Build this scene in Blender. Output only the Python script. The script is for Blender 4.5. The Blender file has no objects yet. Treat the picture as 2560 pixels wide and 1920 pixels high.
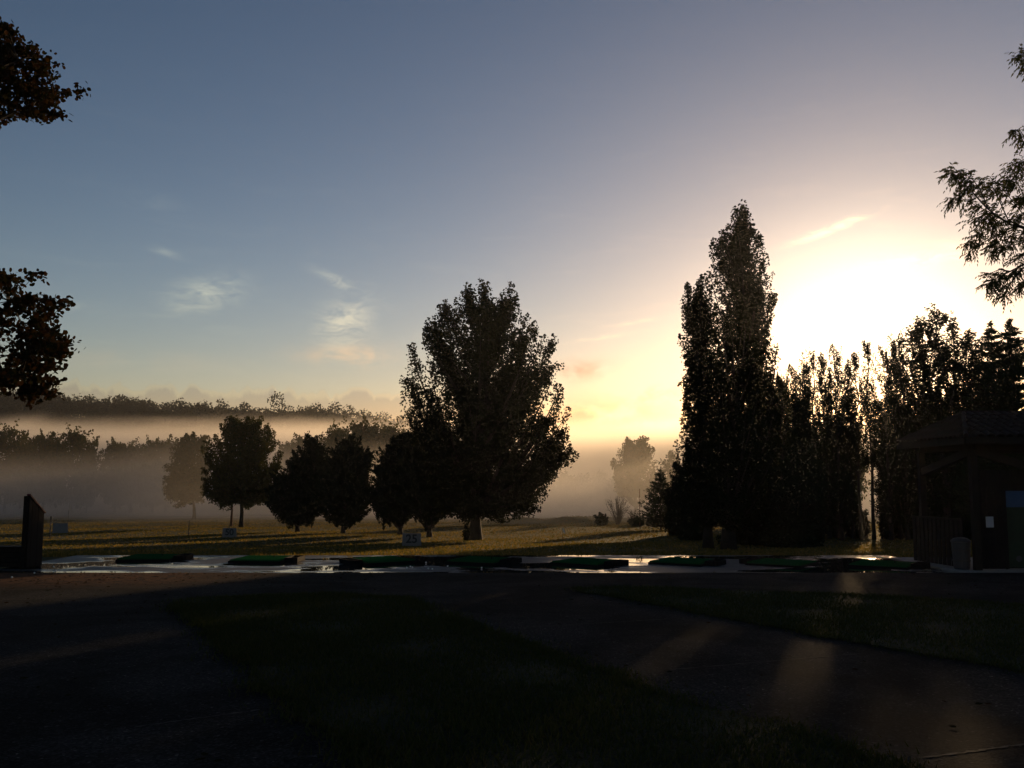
import bpy, bmesh, math, random
import numpy as np
from mathutils import Vector, Matrix

# ------------------------------------------------------------------ camera, sky, sun, exposure
SC = bpy.context.scene
COL = SC.collection
F = 2309.0                    # focal length in pixels of the 2560 x 1920 photograph
PITCH = math.radians(5.81)
CAMZ = 1.65
SUN_EL, SUN_AZ = math.radians(6.9), math.radians(21.3)

cam = bpy.data.cameras.new('camera')
cam.sensor_width = 36.0
cam.lens = 36.0 * F / 2560.0
cam.clip_start = 0.1
cam.clip_end = 6000.0
camo = bpy.data.objects.new('camera', cam)
COL.objects.link(camo)
camo.location = (0, 0, CAMZ)
camo.rotation_euler = (math.radians(90) + PITCH, 0, 0)
SC.camera = camo

SC.view_settings.view_transform = 'Standard'
SC.view_settings.look = 'None'
SC.view_settings.exposure = 0.0
SC.view_settings.gamma = 1.0
SC.render.engine = 'CYCLES'
SC.cycles.max_bounces = 5
SC.cycles.adaptive_threshold = 0.02
SC.cycles.diffuse_bounces = 2
SC.cycles.glossy_bounces = 2
SC.cycles.transmission_bounces = 3
SC.cycles.volume_bounces = 1
SC.cycles.transparent_max_bounces = 8
SC.cycles.use_denoising = True
SC.cycles.sample_clamp_indirect = 4.0
try:
    SC.cycles.denoising_prefilter = 'ACCURATE'
except Exception:
    pass


def az_el(u, v):
    """azimuth (to the right of +Y) and elevation, in degrees, of a pixel of the photograph"""
    dx, dy = (u - 1280) / F, (960 - v) / F
    y = math.cos(PITCH) - dy * math.sin(PITCH)
    z = math.sin(PITCH) + dy * math.cos(PITCH)
    return math.degrees(math.atan2(dx, y)), math.degrees(math.atan2(z, math.hypot(dx, y)))


class NT:
    """small helper to wire shader nodes"""
    def __init__(self, tree):
        self.t = tree

    def n(self, kind, **kw):
        nd = self.t.nodes.new(kind)
        for k, v in kw.items():
            setattr(nd, k, v)
        return nd

    def link(self, a, b):
        self.t.links.new(a, b)

    def put(self, sock, v):
        if hasattr(v, 'is_output') or isinstance(v, bpy.types.NodeSocket):
            self.t.links.new(v, sock)
        else:
            sock.default_value = v

    def m(self, op, a, b=0.0, c=0.0, clamp=False):
        nd = self.n('ShaderNodeMath', operation=op)
        nd.use_clamp = clamp
        self.put(nd.inputs[0], a)
        self.put(nd.inputs[1], b)
        self.put(nd.inputs[2], c)
        return nd.outputs[0]

    def rng(self, v, a, b, c=0.0, d=1.0, kind='SMOOTHSTEP'):
        nd = self.n('ShaderNodeMapRange', interpolation_type=kind)
        nd.clamp = True
        self.put(nd.inputs[0], v)
        for i, k in enumerate((a, b, c, d)):
            self.put(nd.inputs[1 + i], k)
        return nd.outputs[0]

    def noise(self, vec, scale, detail=4.0, rough=0.55, distort=0.0):
        nd = self.n('ShaderNodeTexNoise')
        if vec is not None:
            self.link(vec, nd.inputs['Vector'])
        nd.inputs['Scale'].default_value = scale
        nd.inputs['Detail'].default_value = detail
        nd.inputs['Roughness'].default_value = rough
        nd.inputs['Distortion'].default_value = distort
        return nd.outputs[0]

    def ramp(self, fac, stops):
        nd = self.n('ShaderNodeValToRGB')
        el = nd.color_ramp.elements
        while len(el) < len(stops):
            el.new(0.5)
        for e, (p, c) in zip(el, stops):
            e.position = p
            e.color = (c[0], c[1], c[2], 1)
        self.put(nd.inputs[0], fac)
        return nd.outputs[0]

    def mix(self, fac, a, b, blend='MIX'):
        nd = self.n('ShaderNodeMix', data_type='RGBA', blend_type=blend)
        self.put(nd.inputs[0], fac)
        for s, v in ((nd.inputs[6], a), (nd.inputs[7], b)):
            if isinstance(v, bpy.types.NodeSocket):
                self.link(v, s)
            else:
                s.default_value = (v[0], v[1], v[2], 1)
        return nd.outputs[2]

    def scale_vec(self, vec, s, rot=(0, 0, 0), loc=(0, 0, 0)):
        nd = self.n('ShaderNodeMapping')
        self.link(vec, nd.inputs[0])
        nd.inputs['Location'].default_value = loc
        nd.inputs['Rotation'].default_value = rot
        nd.inputs['Scale'].default_value = s
        return nd.outputs[0]


SKY_STRENGTH = 0.059
world = bpy.data.worlds.new('World')
SC.world = world
world.use_nodes = True
W = NT(world.node_tree)
bg = world.node_tree.nodes['Background']
bg.inputs[1].default_value = SKY_STRENGTH
sky = W.n('ShaderNodeTexSky', sky_type='NISHITA')
sky.sun_disc = False
sky.sun_elevation = SUN_EL
sky.sun_rotation = SUN_AZ
sky.air_density = 1.4
sky.dust_density = 0.8
sky.ozone_density = 3.4


def build_sky():
    tc = W.n('ShaderNodeTexCoord').outputs['Generated']
    sep = W.n('ShaderNodeSeparateXYZ')
    W.link(tc, sep.inputs[0])
    x, y, z = sep.outputs
    el = W.m('MULTIPLY', W.m('ARCSINE', z), 180 / math.pi)
    az = W.m('MULTIPLY', W.m('ARCTAN2', x, y), 180 / math.pi)
    comb = W.n('ShaderNodeCombineXYZ')
    W.link(az, comb.inputs[0])
    W.link(el, comb.inputs[1])
    ae = comb.outputs[0]
    # thick damp air low over the horizon, all the way round
    up = W.m('MAXIMUM', el, 0.0)
    low = W.m('ADD', 1.0, W.m('MULTIPLY', 2.0, W.m('POWER', 2.71828, W.m('MULTIPLY', up, -1 / 12.0))))
    cm = W.n('ShaderNodeCombineXYZ')
    for i, k in enumerate((1.10, 1.0, 1.0)):
        W.link(W.m('ADD', 1.0, W.m('MULTIPLY', W.m('SUBTRACT', low, 1.0), k)), cm.inputs[i])
    col = W.mix(1.0, W.mix(1.0, sky.outputs[0], (1.04, 0.955, 1.06), 'MULTIPLY'), cm.outputs[0], 'MULTIPLY')
    # the bright aureole that moist air draws round the sun
    dt = W.n('ShaderNodeVectorMath', operation='DOT_PRODUCT')
    W.link(tc, dt.inputs[0])
    dt.inputs[1].default_value = (math.sin(SUN_AZ) * math.cos(SUN_EL), math.cos(SUN_AZ) * math.cos(SUN_EL), math.sin(SUN_EL))
    ang = W.m('MULTIPLY', W.m('ARCCOSINE', W.m('MINIMUM', dt.outputs['Value'], 1.0)), 180 / math.pi)
    au = W.m('POWER', 2.71828, W.m('MULTIPLY', W.m('POWER', W.m('DIVIDE', ang, 5.4), 2.0), -1.0))
    au = W.m('MULTIPLY', au, 18.0)
    ca = W.n('ShaderNodeCombineXYZ')
    for i, k in enumerate((1.0, 0.91, 0.64)):
        W.link(W.m('MULTIPLY', au, k), ca.inputs[i])
    col = W.mix(1.0, col, ca.outputs[0], 'ADD')
    # wisps of cirrus: a fine drawn-out noise, gathered in a few patches
    wn = W.noise(W.scale_vec(ae, (0.55, 1.5, 1), rot=(0, 0, math.radians(-22))), 1.0, 7, 0.62, 0.8)
    wn2 = W.noise(W.scale_vec(ae, (0.16, 0.9, 1), rot=(0, 0, math.radians(-8))), 1.0, 6, 0.6, 0.4)
    wisp = None
    for u, v, a, b, tilt, amp in ((512, 735, 80, 34, 16, 0.62), (866, 800, 66, 50, 40, 0.62), (838, 700, 52, 13, -24, 0.55),
                                  (410, 630, 42, 8, -14, 0.4), (2075, 573, 80, 9, 16, 0.9), (2330, 640, 120, 22, 6, 0.5),
                                  (380, 505, 75, 22, -8, 0.12), (1500, 845, 80, 6, 8, 0.22), (1590, 805, 60, 5, 8, 0.18),
                                  (210, 768, 60, 12, 4, 0.12)):
        a0, e0 = az_el(u, v)
        s = math.degrees(1 / F)
        t = math.radians(tilt)
        da = W.m('SUBTRACT', az, a0)
        de = W.m('SUBTRACT', el, e0)
        p = W.m('ADD', W.m('MULTIPLY', da, math.cos(t)), W.m('MULTIPLY', de, math.sin(t)))
        q = W.m('SUBTRACT', W.m('MULTIPLY', de, math.cos(t)), W.m('MULTIPLY', da, math.sin(t)))
        r = W.m('ADD', W.m('POWER', W.m('ABSOLUTE', W.m('DIVIDE', p, a * s)), 2.0),
                W.m('POWER', W.m('ABSOLUTE', W.m('DIVIDE', q, b * s)), 2.0))
        g = W.m('MULTIPLY', W.m('POWER', 2.71828, W.m('MULTIPLY', r, -1.0)), amp)
        wisp = g if wisp is None else W.m('MAXIMUM', wisp, g)
    wisp = W.m('MULTIPLY', wisp, W.rng(wn, 0.3, 0.72))
    # a faint veil that goes on over the whole sky
    veil = W.m('MULTIPLY', W.m('MULTIPLY', W.rng(wn2, 0.5, 0.8), W.rng(el, 40, 6)), 0.05)
    wisp = W.m('ADD', wisp, veil)
    cw = W.mix(1.0, col, (2.0, 1.68, 1.3), 'MULTIPLY')
    col = W.mix(W.m('MINIMUM', W.m('MULTIPLY', wisp, 1.9), 1.0), col, cw)
    # soft puffs of stratocumulus, greyer than the air behind them and lit along the top
    pn = W.noise(W.scale_vec(ae, (0.34, 0.62, 1)), 1.0, 6, 0.55, 0.3)
    puff = None
    for u, v, a, b, amp in ((890, 888, 95, 26, -0.6), (1450, 925, 70, 26, 1.0), (1625, 985, 60, 20, 1.0), (1500, 1040, 170, 46, 1.0),
                            (820, 890, 100, 18, -0.3), (330, 900, 170, 22, -0.16)):
        a0, e0 = az_el(u, v)
        s = math.degrees(1 / F)
        r = W.m('ADD', W.m('POWER', W.m('ABSOLUTE', W.m('DIVIDE', W.m('SUBTRACT', az, a0), a * s)), 2.0),
                W.m('POWER', W.m('ABSOLUTE', W.m('DIVIDE', W.m('SUBTRACT', el, e0), b * s)), 2.0))
        g = W.m('MULTIPLY', W.m('POWER', 2.71828, W.m('MULTIPLY', r, -1.0)), amp)
        puff = g if puff is None else W.m('ADD', puff, g)
    pm = W.m('MULTIPLY', puff, W.rng(pn, 0.36, 0.62))
    dark = W.m('MAXIMUM', pm, 0.0, clamp=True)
    light = W.m('MAXIMUM', W.m('MULTIPLY', pm, -1.0), 0.0, clamp=True)
    col = W.mix(W.m('MULTIPLY', dark, 0.85), col, W.mix(1.0, col, (0.80, 0.60, 0.52), 'MULTIPLY'))
    col = W.mix(light, col, W.mix(1.0, col, (1.8, 1.28, 0.92), 'MULTIPLY'))
    # the low bank of cumulus along the horizon
    def billow(k, off, det):
        nn = W.noise(W.scale_vec(ae, (k, k * 0.35, 1), loc=(off, 0, 0)), 1.0, det, 0.5, 0.0)
        return W.m('ABSOLUTE', W.m('MULTIPLY', W.m('SUBTRACT', nn, 0.5), 4.0))
    top = W.m('ADD', 4.8, W.m('MULTIPLY', billow(0.10, 3.1, 1), 0.7))
    top = W.m('ADD', top, W.m('MULTIPLY', billow(0.36, 0.7, 2), 0.9))
    top = W.m('ADD', top, W.m('MULTIPLY', billow(1.3, 5.2, 3), 0.32))
    top = W.m('SUBTRACT', top, W.m('MULTIPLY', W.rng(az, -2, 10, kind='LINEAR'), 2.0))
    d = W.m('SUBTRACT', top, el)
    body = W.m('MULTIPLY', W.rng(d, 0.0, 0.16), 0.95)
    rim = W.m('MULTIPLY', W.rng(d, 0.0, 0.12), W.rng(d, 0.55, 0.18))
    cb = W.mix(1.0, col, (0.80, 0.75, 0.77), 'MULTIPLY')
    cb = W.mix(W.m('MULTIPLY', rim, 0.75), cb, W.mix(1.0, col, (1.12, 1.05, 0.95), 'MULTIPLY'))
    col = W.mix(body, col, cb)
    W.link(col, bg.inputs[0])


build_sky()

sun = bpy.data.lights.new('sun', 'SUN')
sun.energy = 5.0
sun.angle = math.radians(0.53)
sun.color = (1.0, 0.66, 0.34)
suno = bpy.data.objects.new('sun', sun)
COL.objects.link(suno)
SUN_DIR = Vector((math.sin(SUN_AZ) * math.cos(SUN_EL), math.cos(SUN_AZ) * math.cos(SUN_EL), math.sin(SUN_EL)))
suno.rotation_euler = SUN_DIR.to_track_quat('Z', 'Y').to_euler()
suno.location = (60, 150, 60)

# ------------------------------------------------------------------ helpers: pixels, ground, meshes
RS = np.random.RandomState


def P(u, v, y):
    """point at depth y (metres ahead) that stands at pixel u, v of the photograph"""
    dx, dy = (u - 1280) / F, (960 - v) / F
    fy = math.cos(PITCH) - dy * math.sin(PITCH)
    fz = math.sin(PITCH) + dy * math.cos(PITCH)
    t = y / fy
    return np.array((dx * t, y, CAMZ + fz * t))


APRON_END = 22.35
APRON_K = 0.6 / APRON_END


def G(u, v):
    """point of the gently falling apron in front of the pad at pixel u, v"""
    dx, dy = (u - 1280) / F, (960 - v) / F
    fy = math.cos(PITCH) - dy * math.sin(PITCH)
    fz = math.sin(PITCH) + dy * math.cos(PITCH)
    t = CAMZ / (-fz - APRON_K * fy)
    return np.array((dx * t, fy * t, CAMZ + fz * t))


_ky = [-80, 0, APRON_END, APRON_END + 0.1, 27.9, 35, 43, 52, 62, 75, 90, 120, 160, 200, 300, 420, 700, 1600]
_kz = [0.0, 0, -0.6, -0.70, -0.70, -1.12, -1.54, -1.95, -2.28, -2.66, -3.05, -3.8, -4.9, -6.0, -8.0, -8.0, -8.0, -8.0]


def sstep(a, b, x):
    t = np.clip((x - a) / (b - a), 0, 1)
    return t * t * (3 - 2 * t)


def ground(x, y):
    x = np.asarray(x, float)
    y = np.asarray(y, float)
    z = np.interp(y, _ky, _kz)
    far = sstep(29, 45, y)
    z = z + far * (0.07 * np.sin(x * 0.21 + 1.3) * np.sin(y * 0.17 + 0.4) + 0.05 * np.sin(x * 0.47 - y * 0.31))
    for mx, my, sx, sy, h in ((1.4, 112, 3.0, 2.2, 0.55), (7.0, 108, 3.2, 2.2, 0.75), (10.5, 122, 5, 3, 0.6), (-30, 100, 9, 4, 0.25), (2, 84, 6, 3, 0.18)):
        z = z + h * np.exp(-((x - mx) / sx) ** 2 - ((y - my) / sy) ** 2)
    hill = np.interp(x, [-700, -255, -160, -90, -50, -10, 60, 140], [42, 42.5, 36.0, 32.5, 27, 18, 6, 0])
    z = z + hill * sstep(300, 468, y)
    return z


def gz(x, y):
    return float(ground(x, y))


def newmesh(name, verts, polys, smooth=False):
    """verts (n,3); polys a list of (m,k) index arrays"""
    me = bpy.data.meshes.new(name)
    verts = np.asarray(verts, np.float32)
    polys = [np.asarray(p, np.int32) for p in polys if len(p)]
    me.vertices.add(len(verts))
    me.vertices.foreach_set('co', verts.ravel())
    loops = np.concatenate([p.ravel() for p in polys])
    counts = np.concatenate([np.full(len(p), p.shape[1], np.int32) for p in polys])
    starts = np.concatenate([[0], np.cumsum(counts)[:-1]]).astype(np.int32)
    me.loops.add(len(loops))
    me.loops.foreach_set('vertex_index', loops)
    me.polygons.add(len(counts))
    me.polygons.foreach_set('loop_start', starts)
    try:
        me.polygons.foreach_set('loop_total', counts)
    except Exception:
        pass
    me.polygons.foreach_set('use_smooth', np.full(len(counts), bool(smooth)))
    me.update(calc_edges=True)
    me.validate()
    return me


def add(name, me, mat=None, parent=None, loc=(0, 0, 0), rot=(0, 0, 0), scale=(1, 1, 1)):
    o = bpy.data.objects.new(name, me)
    COL.objects.link(o)
    o.location = loc
    o.rotation_euler = rot
    o.scale = scale
    if mat is not None and me is not None and len(me.materials) == 0:
        me.materials.append(mat)
    if parent is not None:
        o.parent = parent
    return o


def thing(name, label, cat, loc, rotz=0.0, group=None):
    o = add(name, None, loc=loc, rot=(0, 0, rotz))
    o.empty_display_size = 0.2
    return tag(o, label, cat, group)


def tag(o, label, cat, group=None):
    o['label'] = label
    o['category'] = cat
    if group:
        o['group'] = group
    return o


class MB:
    """collects shapes for one mesh"""
    def __init__(self):
        self.v, self.p, self.n = [], {}, 0

    def raw(self, v, *polys):
        v = np.asarray(v, float).reshape(-1, 3)
        for p in polys:
            p = np.asarray(p, int)
            if len(p):
                self.p.setdefault(p.shape[1], []).append(p + self.n)
        self.v.append(v)
        self.n += len(v)
        return self

    def box(self, c, s, rotz=0.0, rot=None):
        sx, sy, sz = (k / 2 for k in s)
        v = np.array([(x, y, z) for x in (-sx, sx) for y in (-sy, sy) for z in (-sz, sz)])
        R = rot if rot is not None else Matrix.Rotation(rotz, 3, 'Z')
        v = v @ np.array(R).T + np.array(c)
        return self.raw(v, [(0, 1, 3, 2), (4, 6, 7, 5), (0, 4, 5, 1), (2, 3, 7, 6), (0, 2, 6, 4), (1, 5, 7, 3)])

    def bar(self, a, b, w, h):
        a, b = Vector(a), Vector(b)
        d = b - a
        q = d.to_track_quat('X', 'Z').to_matrix()
        return self.box((a + b) / 2, (d.length, w, h), rot=q)

    def tube(self, pts, rad, sides=5, cap=True):
        pts = np.asarray(pts, float)
        rad = np.broadcast_to(np.asarray(rad, float), (len(pts),))
        n = len(pts)
        t = np.gradient(pts, axis=0)
        t /= np.linalg.norm(t, axis=1)[:, None] + 1e-9
        ref = np.array((0, 0, 1.0)) if abs(t[0][2]) < 0.9 else np.array((1.0, 0, 0))
        u = np.cross(t, ref)
        u /= np.linalg.norm(u, axis=1)[:, None] + 1e-9
        w = np.cross(t, u)
        a = np.linspace(0, 2 * math.pi, sides, endpoint=False)
        ring = pts[:, None, :] + rad[:, None, None] * (np.cos(a)[None, :, None] * u[:, None, :] + np.sin(a)[None, :, None] * w[:, None, :])
        v = ring.reshape(-1, 3)
        i = np.arange(n - 1)[:, None] * sides
        j = np.arange(sides)[None, :]
        k = (j + 1) % sides
        q = np.stack((i + j, i + k, i + sides + k, i + sides + j), -1).reshape(-1, 4)
        self.raw(v, q)
        if cap:
            self.p.setdefault(sides, []).append(np.array([np.arange(sides)[::-1] + self.n - n * sides]))
            self.p.setdefault(sides, []).append(np.array([np.arange(sides) + self.n - sides]))
        return self

    def mesh(self, name, smooth=False):
        return newmesh(name, np.concatenate(self.v), [np.concatenate(p) for p in self.p.values()], smooth)


def unit(a):
    return a / (np.linalg.norm(a, axis=-1, keepdims=True) + 1e-9)


LEAF_KITE = (np.array([(0, -0.5), (0.34, -0.05), (0, 0.5), (-0.34, -0.05)]), np.array([(0, 1, 2, 3)]))
LEAF_ROUND = (np.array([(0.05, -0.5), (0.42, -0.3), (0.46, 0.14), (0, 0.52), (-0.46, 0.14), (-0.42, -0.3)]), np.array([(0, 1, 2, 3, 4, 5)]))
LEAF_SPRAY = (np.array([(0, -0.5), (0.16, -0.1), (0, 0.5), (-0.16, -0.1)]), np.array([(0, 1, 2, 3)]))


def leaf_cards(rs, c, size, template=LEAF_KITE, axis=None, loose=1.0, svar=0.35):
    """one small leaf face for each centre; axis: preferred direction of the leaf's length"""
    n = len(c)
    tip = unit(rs.normal(size=(n, 3)))
    if axis is not None:
        tip = unit(axis + loose * tip)
    side = unit(np.cross(tip, unit(rs.normal(size=(n, 3)))))
    s = size * (1 + svar * rs.uniform(-1, 1, n))
    t2, fc = template
    v = c[:, None, :] + s[:, None, None] * (t2[None, :, 0, None] * side[:, None, :] + t2[None, :, 1, None] * tip[:, None, :])
    k = len(t2)
    f = (np.arange(n)[:, None, None] * k + fc[None]).reshape(-1, fc.shape[1])
    return v.reshape(-1, 3), f


# ------------------------------------------------------------------ materials
def material(name):
    m = bpy.data.materials.new(name)
    m.use_nodes = True
    t = NT(m.node_tree)
    b = m.node_tree.nodes['Principled BSDF']
    return m, t, b


def bump(t, b, h, strength=0.4, dist=0.02):
    nd = t.n('ShaderNodeBump')
    nd.inputs['Strength'].default_value = strength
    nd.inputs['Distance'].default_value = dist
    t.link(h, nd.inputs['Height'])
    t.link(nd.outputs[0], b.inputs['Normal'])


def leaf_material(name, cols, trans=0.35, tint=(1.0, 0.9, 0.35)):
    m = bpy.data.materials.new(name)
    m.use_nodes = True
    t = NT(m.node_tree)
    for nd in list(m.node_tree.nodes):
        if nd.type == 'BSDF_PRINCIPLED':
            m.node_tree.nodes.remove(nd)
    out = [nd for nd in m.node_tree.nodes if nd.type == 'OUTPUT_MATERIAL'][0]
    rnd = t.n('ShaderNodeNewGeometry').outputs['Random Per Island']
    c = t.ramp(rnd, [(i / max(1, len(cols) - 1), k) for i, k in enumerate(cols)])
    d = t.n('ShaderNodeBsdfDiffuse')
    t.link(c, d.inputs[0])
    tr = t.n('ShaderNodeBsdfTranslucent')
    t.link(t.mix(1.0, c, tint, 'MULTIPLY'), tr.inputs[0])
    mx = t.n('ShaderNodeMixShader')
    mx.inputs[0].default_value = trans
    t.link(d.outputs[0], mx.inputs[1])
    t.link(tr.outputs[0], mx.inputs[2])
    t.link(mx.outputs[0], out.inputs[0])
    return m


def plain(name, col, rough=0.7, var=0.25, scale=6.0, bumpy=0.0, spec=0.4, coord='Object'):
    m, t, b = material(name)
    co = t.n('ShaderNodeTexCoord').outputs[coord]
    nz = t.noise(co, scale, 5, 0.6)
    lo = tuple(k * (1 - var) for k in col)
    hi = tuple(min(1, k * (1 + var)) for k in col)
    t.link(t.ramp(nz, [(0.3, lo), (0.7, hi)]), b.inputs['Base Color'])
    b.inputs['Roughness'].default_value = rough
    b.inputs['Specular IOR Level'].default_value = spec
    if bumpy:
        bump(t, b, t.noise(co, scale * 6, 4, 0.6), bumpy, 0.01)
    return m


M = {}
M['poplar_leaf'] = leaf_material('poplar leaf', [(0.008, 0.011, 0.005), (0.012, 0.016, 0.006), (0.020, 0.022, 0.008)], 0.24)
M['lime_leaf'] = leaf_material('lime leaf', [(0.025, 0.036, 0.013), (0.045, 0.052, 0.017), (0.070, 0.060, 0.020)], 0.35)
M['cypress_leaf'] = leaf_material('cypress spray', [(0.010, 0.015, 0.008), (0.018, 0.024, 0.012)], 0.1)
M['fir_leaf'] = leaf_material('fir needle spray', [(0.018, 0.028, 0.014), (0.032, 0.042, 0.018)], 0.15)
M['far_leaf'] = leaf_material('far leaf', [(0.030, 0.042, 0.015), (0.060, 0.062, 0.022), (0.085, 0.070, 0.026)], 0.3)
M['wood_leaf'] = leaf_material('wood leaf', [(0.012, 0.016, 0.009), (0.024, 0.027, 0.014)], 0.15)
M['autumn_leaf'] = leaf_material('autumn leaf', [(0.010, 0.014, 0.006), (0.016, 0.017, 0.007), (0.036, 0.021, 0.009), (0.016, 0.011, 0.007)], 0.3, (1, 0.75, 0.4))
M['ash_leaf'] = leaf_material('ash leaflet', [(0.028, 0.038, 0.014), (0.045, 0.052, 0.018), (0.07, 0.06, 0.022)], 0.35)
M['grass_blade'] = leaf_material('grass blade', [(0.060, 0.070, 0.018), (0.125, 0.100, 0.032), (0.21, 0.145, 0.052)], 0.5, (1, 0.9, 0.5))
M['lawn_blade'] = leaf_material('lawn blade', [(0.024, 0.038, 0.013), (0.040, 0.050, 0.018), (0.066, 0.058, 0.026)], 0.3)
M['bark'] = plain('bark', (0.030, 0.024, 0.019), 0.9, 0.4, 3.0, 0.6, 0.1)
M['bark_red'] = plain('reddish bark', (0.12, 0.06, 0.035), 0.9, 0.3, 4.0, 0.5, 0.2)
M['twig'] = plain('twig', (0.06, 0.045, 0.032), 0.9, 0.3, 4.0, 0, 0.2)
M['dark_wood'] = plain('dark stained wood', (0.008, 0.006, 0.005), 0.95, 0.35, 3.0, 0.4, 0.25)
M['red_wood'] = plain('red painted wood', (0.10, 0.018, 0.016), 0.6, 0.3, 3.0, 0.3)
M['timber'] = plain('brown timber', (0.016, 0.012, 0.009), 0.95, 0.3, 3.0, 0.4, 0.25)
M['roof_tile'] = plain('clay roof tile', (0.022, 0.014, 0.011), 0.95, 0.4, 2.0, 0.3, 0.2, 'Object')
M['concrete'] = plain('dry concrete', (0.20, 0.19, 0.175), 0.9, 0.25, 2.0, 0.3)
M['rubber'] = plain('black rubber', (0.006, 0.006, 0.006), 0.9, 0.2, 8.0, 0.2, 0.1)
M['board_white'] = plain('weathered white board', (0.14, 0.135, 0.135), 0.7, 0.15, 2.5)
M['paint_black'] = plain('black paint', (0.012, 0.012, 0.014), 0.6, 0.1)
M['paint_white'] = plain('white paint', (0.7, 0.7, 0.68), 0.5, 0.1)
M['ball'] = plain('white ball', (0.75, 0.74, 0.70), 0.35, 0.05, 20, 0.2, 0.5)
M['pole'] = plain('dark pole', (0.03, 0.028, 0.026), 0.6, 0.2)
M['plastic'] = plain('grey plastic', (0.030, 0.032, 0.036), 0.6, 0.15, 3)
M['paper'] = plain('paper', (0.32, 0.33, 0.36), 0.8, 0.06, 9)
M['banner_blue'] = plain('blue print', (0.012, 0.055, 0.13), 0.7, 0.2, 1.2)
M['banner_green'] = plain('green print', (0.008, 0.022, 0.008), 0.8, 0.4, 2.0)
M['joint'] = plain('pale joint filler', (0.042, 0.040, 0.038), 0.95, 0.5, 3.0, 0, 0.1)


def make_turf():
    m, t, b = material('artificial turf')
    co = t.n('ShaderNodeTexCoord').outputs['Object']
    f = t.noise(co, 160, 3, 0.7)
    l = t.noise(co, 2.2, 4, 0.6)
    c = t.mix(t.rng(f, 0.3, 0.7), (0.006, 0.042, 0.014), (0.014, 0.085, 0.028))
    c = t.mix(t.m('MULTIPLY', t.rng(l, 0.4, 0.75), 0.5), c, (0.016, 0.075, 0.018))
    t.link(c, b.inputs['Base Color'])
    b.inputs['Roughness'].default_value = 1.0
    b.inputs['Specular IOR Level'].default_value = 0.0
    bump(t, b, f, 0.9, 0.012)
    return m


M['turf'] = make_turf()


def make_field():
    m, t, b = material('field grass')
    co = t.n('ShaderNodeTexCoord').outputs['Object']
    a = t.noise(co, 0.07, 5, 0.6)
    f = t.noise(co, 7.0, 4, 0.7)
    c = t.mix(t.rng(a, 0.35, 0.65), (0.060, 0.062, 0.020), (0.11, 0.085, 0.030))
    c = t.mix(t.rng(f, 0.35, 0.75), (0.035, 0.036, 0.012), c)
    t.link(c, b.inputs['Base Color'])
    b.inputs['Roughness'].default_value = 0.95
    b.inputs['Specular IOR Level'].default_value = 0.1
    bump(t, b, t.noise(co, 9.0, 3, 0.7), 1.0, 0.25)
    return m


M['field'] = make_field()


def make_asphalt():
    m, t, b = material('asphalt')
    co = t.n('ShaderNodeTexCoord').outputs['Object']
    g = t.n('ShaderNodeTexVoronoi')
    t.link(co, g.inputs['Vector'])
    g.inputs['Scale'].default_value = 55
    stone = t.ramp(g.outputs['Color'], [(0.0, (0.010, 0.010, 0.010)), (0.6, (0.026, 0.0255, 0.025)), (0.9, (0.055, 0.053, 0.051)), (1.0, (0.19, 0.185, 0.18))])
    big = t.noise(co, 0.45, 7, 0.65, 0.6)
    c = t.mix(t.rng(big, 0.38, 0.62), stone, t.mix(1.0, stone, (0.45, 0.44, 0.44), 'MULTIPLY'))
    # leaf litter and gravel on one side, orange sunlight there painted into their colour
    sp = t.n('ShaderNodeSeparateXYZ')
    t.link(co, sp.inputs[0])
    lit = t.m('MULTIPLY', t.rng(sp.outputs[0], -4.5, -8.5), t.rng(sp.outputs[1], 17.5, 21.0))
    lit = t.m('MULTIPLY', lit, t.rng(t.noise(co, 5.0, 5, 0.7), 0.35, 0.55))
    c = t.mix(lit, c, t.ramp(t.noise(co, 24, 3, 0.7), [(0.3, (0.05, 0.022, 0.014)), (0.7, (0.16, 0.085, 0.045))]))
    t.link(c, b.inputs['Base Color'])
    b.inputs['Roughness'].default_value = 0.95
    b.inputs['Specular IOR Level'].default_value = 0.015
    bump(t, b, g.outputs['Distance'], 0.3, 0.008)
    return m


M['asphalt'] = make_asphalt()


def make_lawn():
    m, t, b = material('lawn soil and grass')
    co = t.n('ShaderNodeTexCoord').outputs['Object']
    a = t.noise(co, 0.8, 5, 0.65)
    f = t.noise(co, 40, 3, 0.7)
    c = t.mix(t.rng(a, 0.4, 0.65), (0.019, 0.027, 0.012), (0.040, 0.041, 0.021))
    c = t.mix(t.rng(f, 0.35, 0.7), t.mix(1.0, c, (0.5, 0.5, 0.5), 'MULTIPLY'), c)
    t.link(c, b.inputs['Base Color'])
    b.inputs['Roughness'].default_value = 0.95
    b.inputs['Specular IOR Level'].default_value = 0.1
    bump(t, b, f, 1.0, 0.04)
    return m


M['lawn'] = make_lawn()


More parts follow.
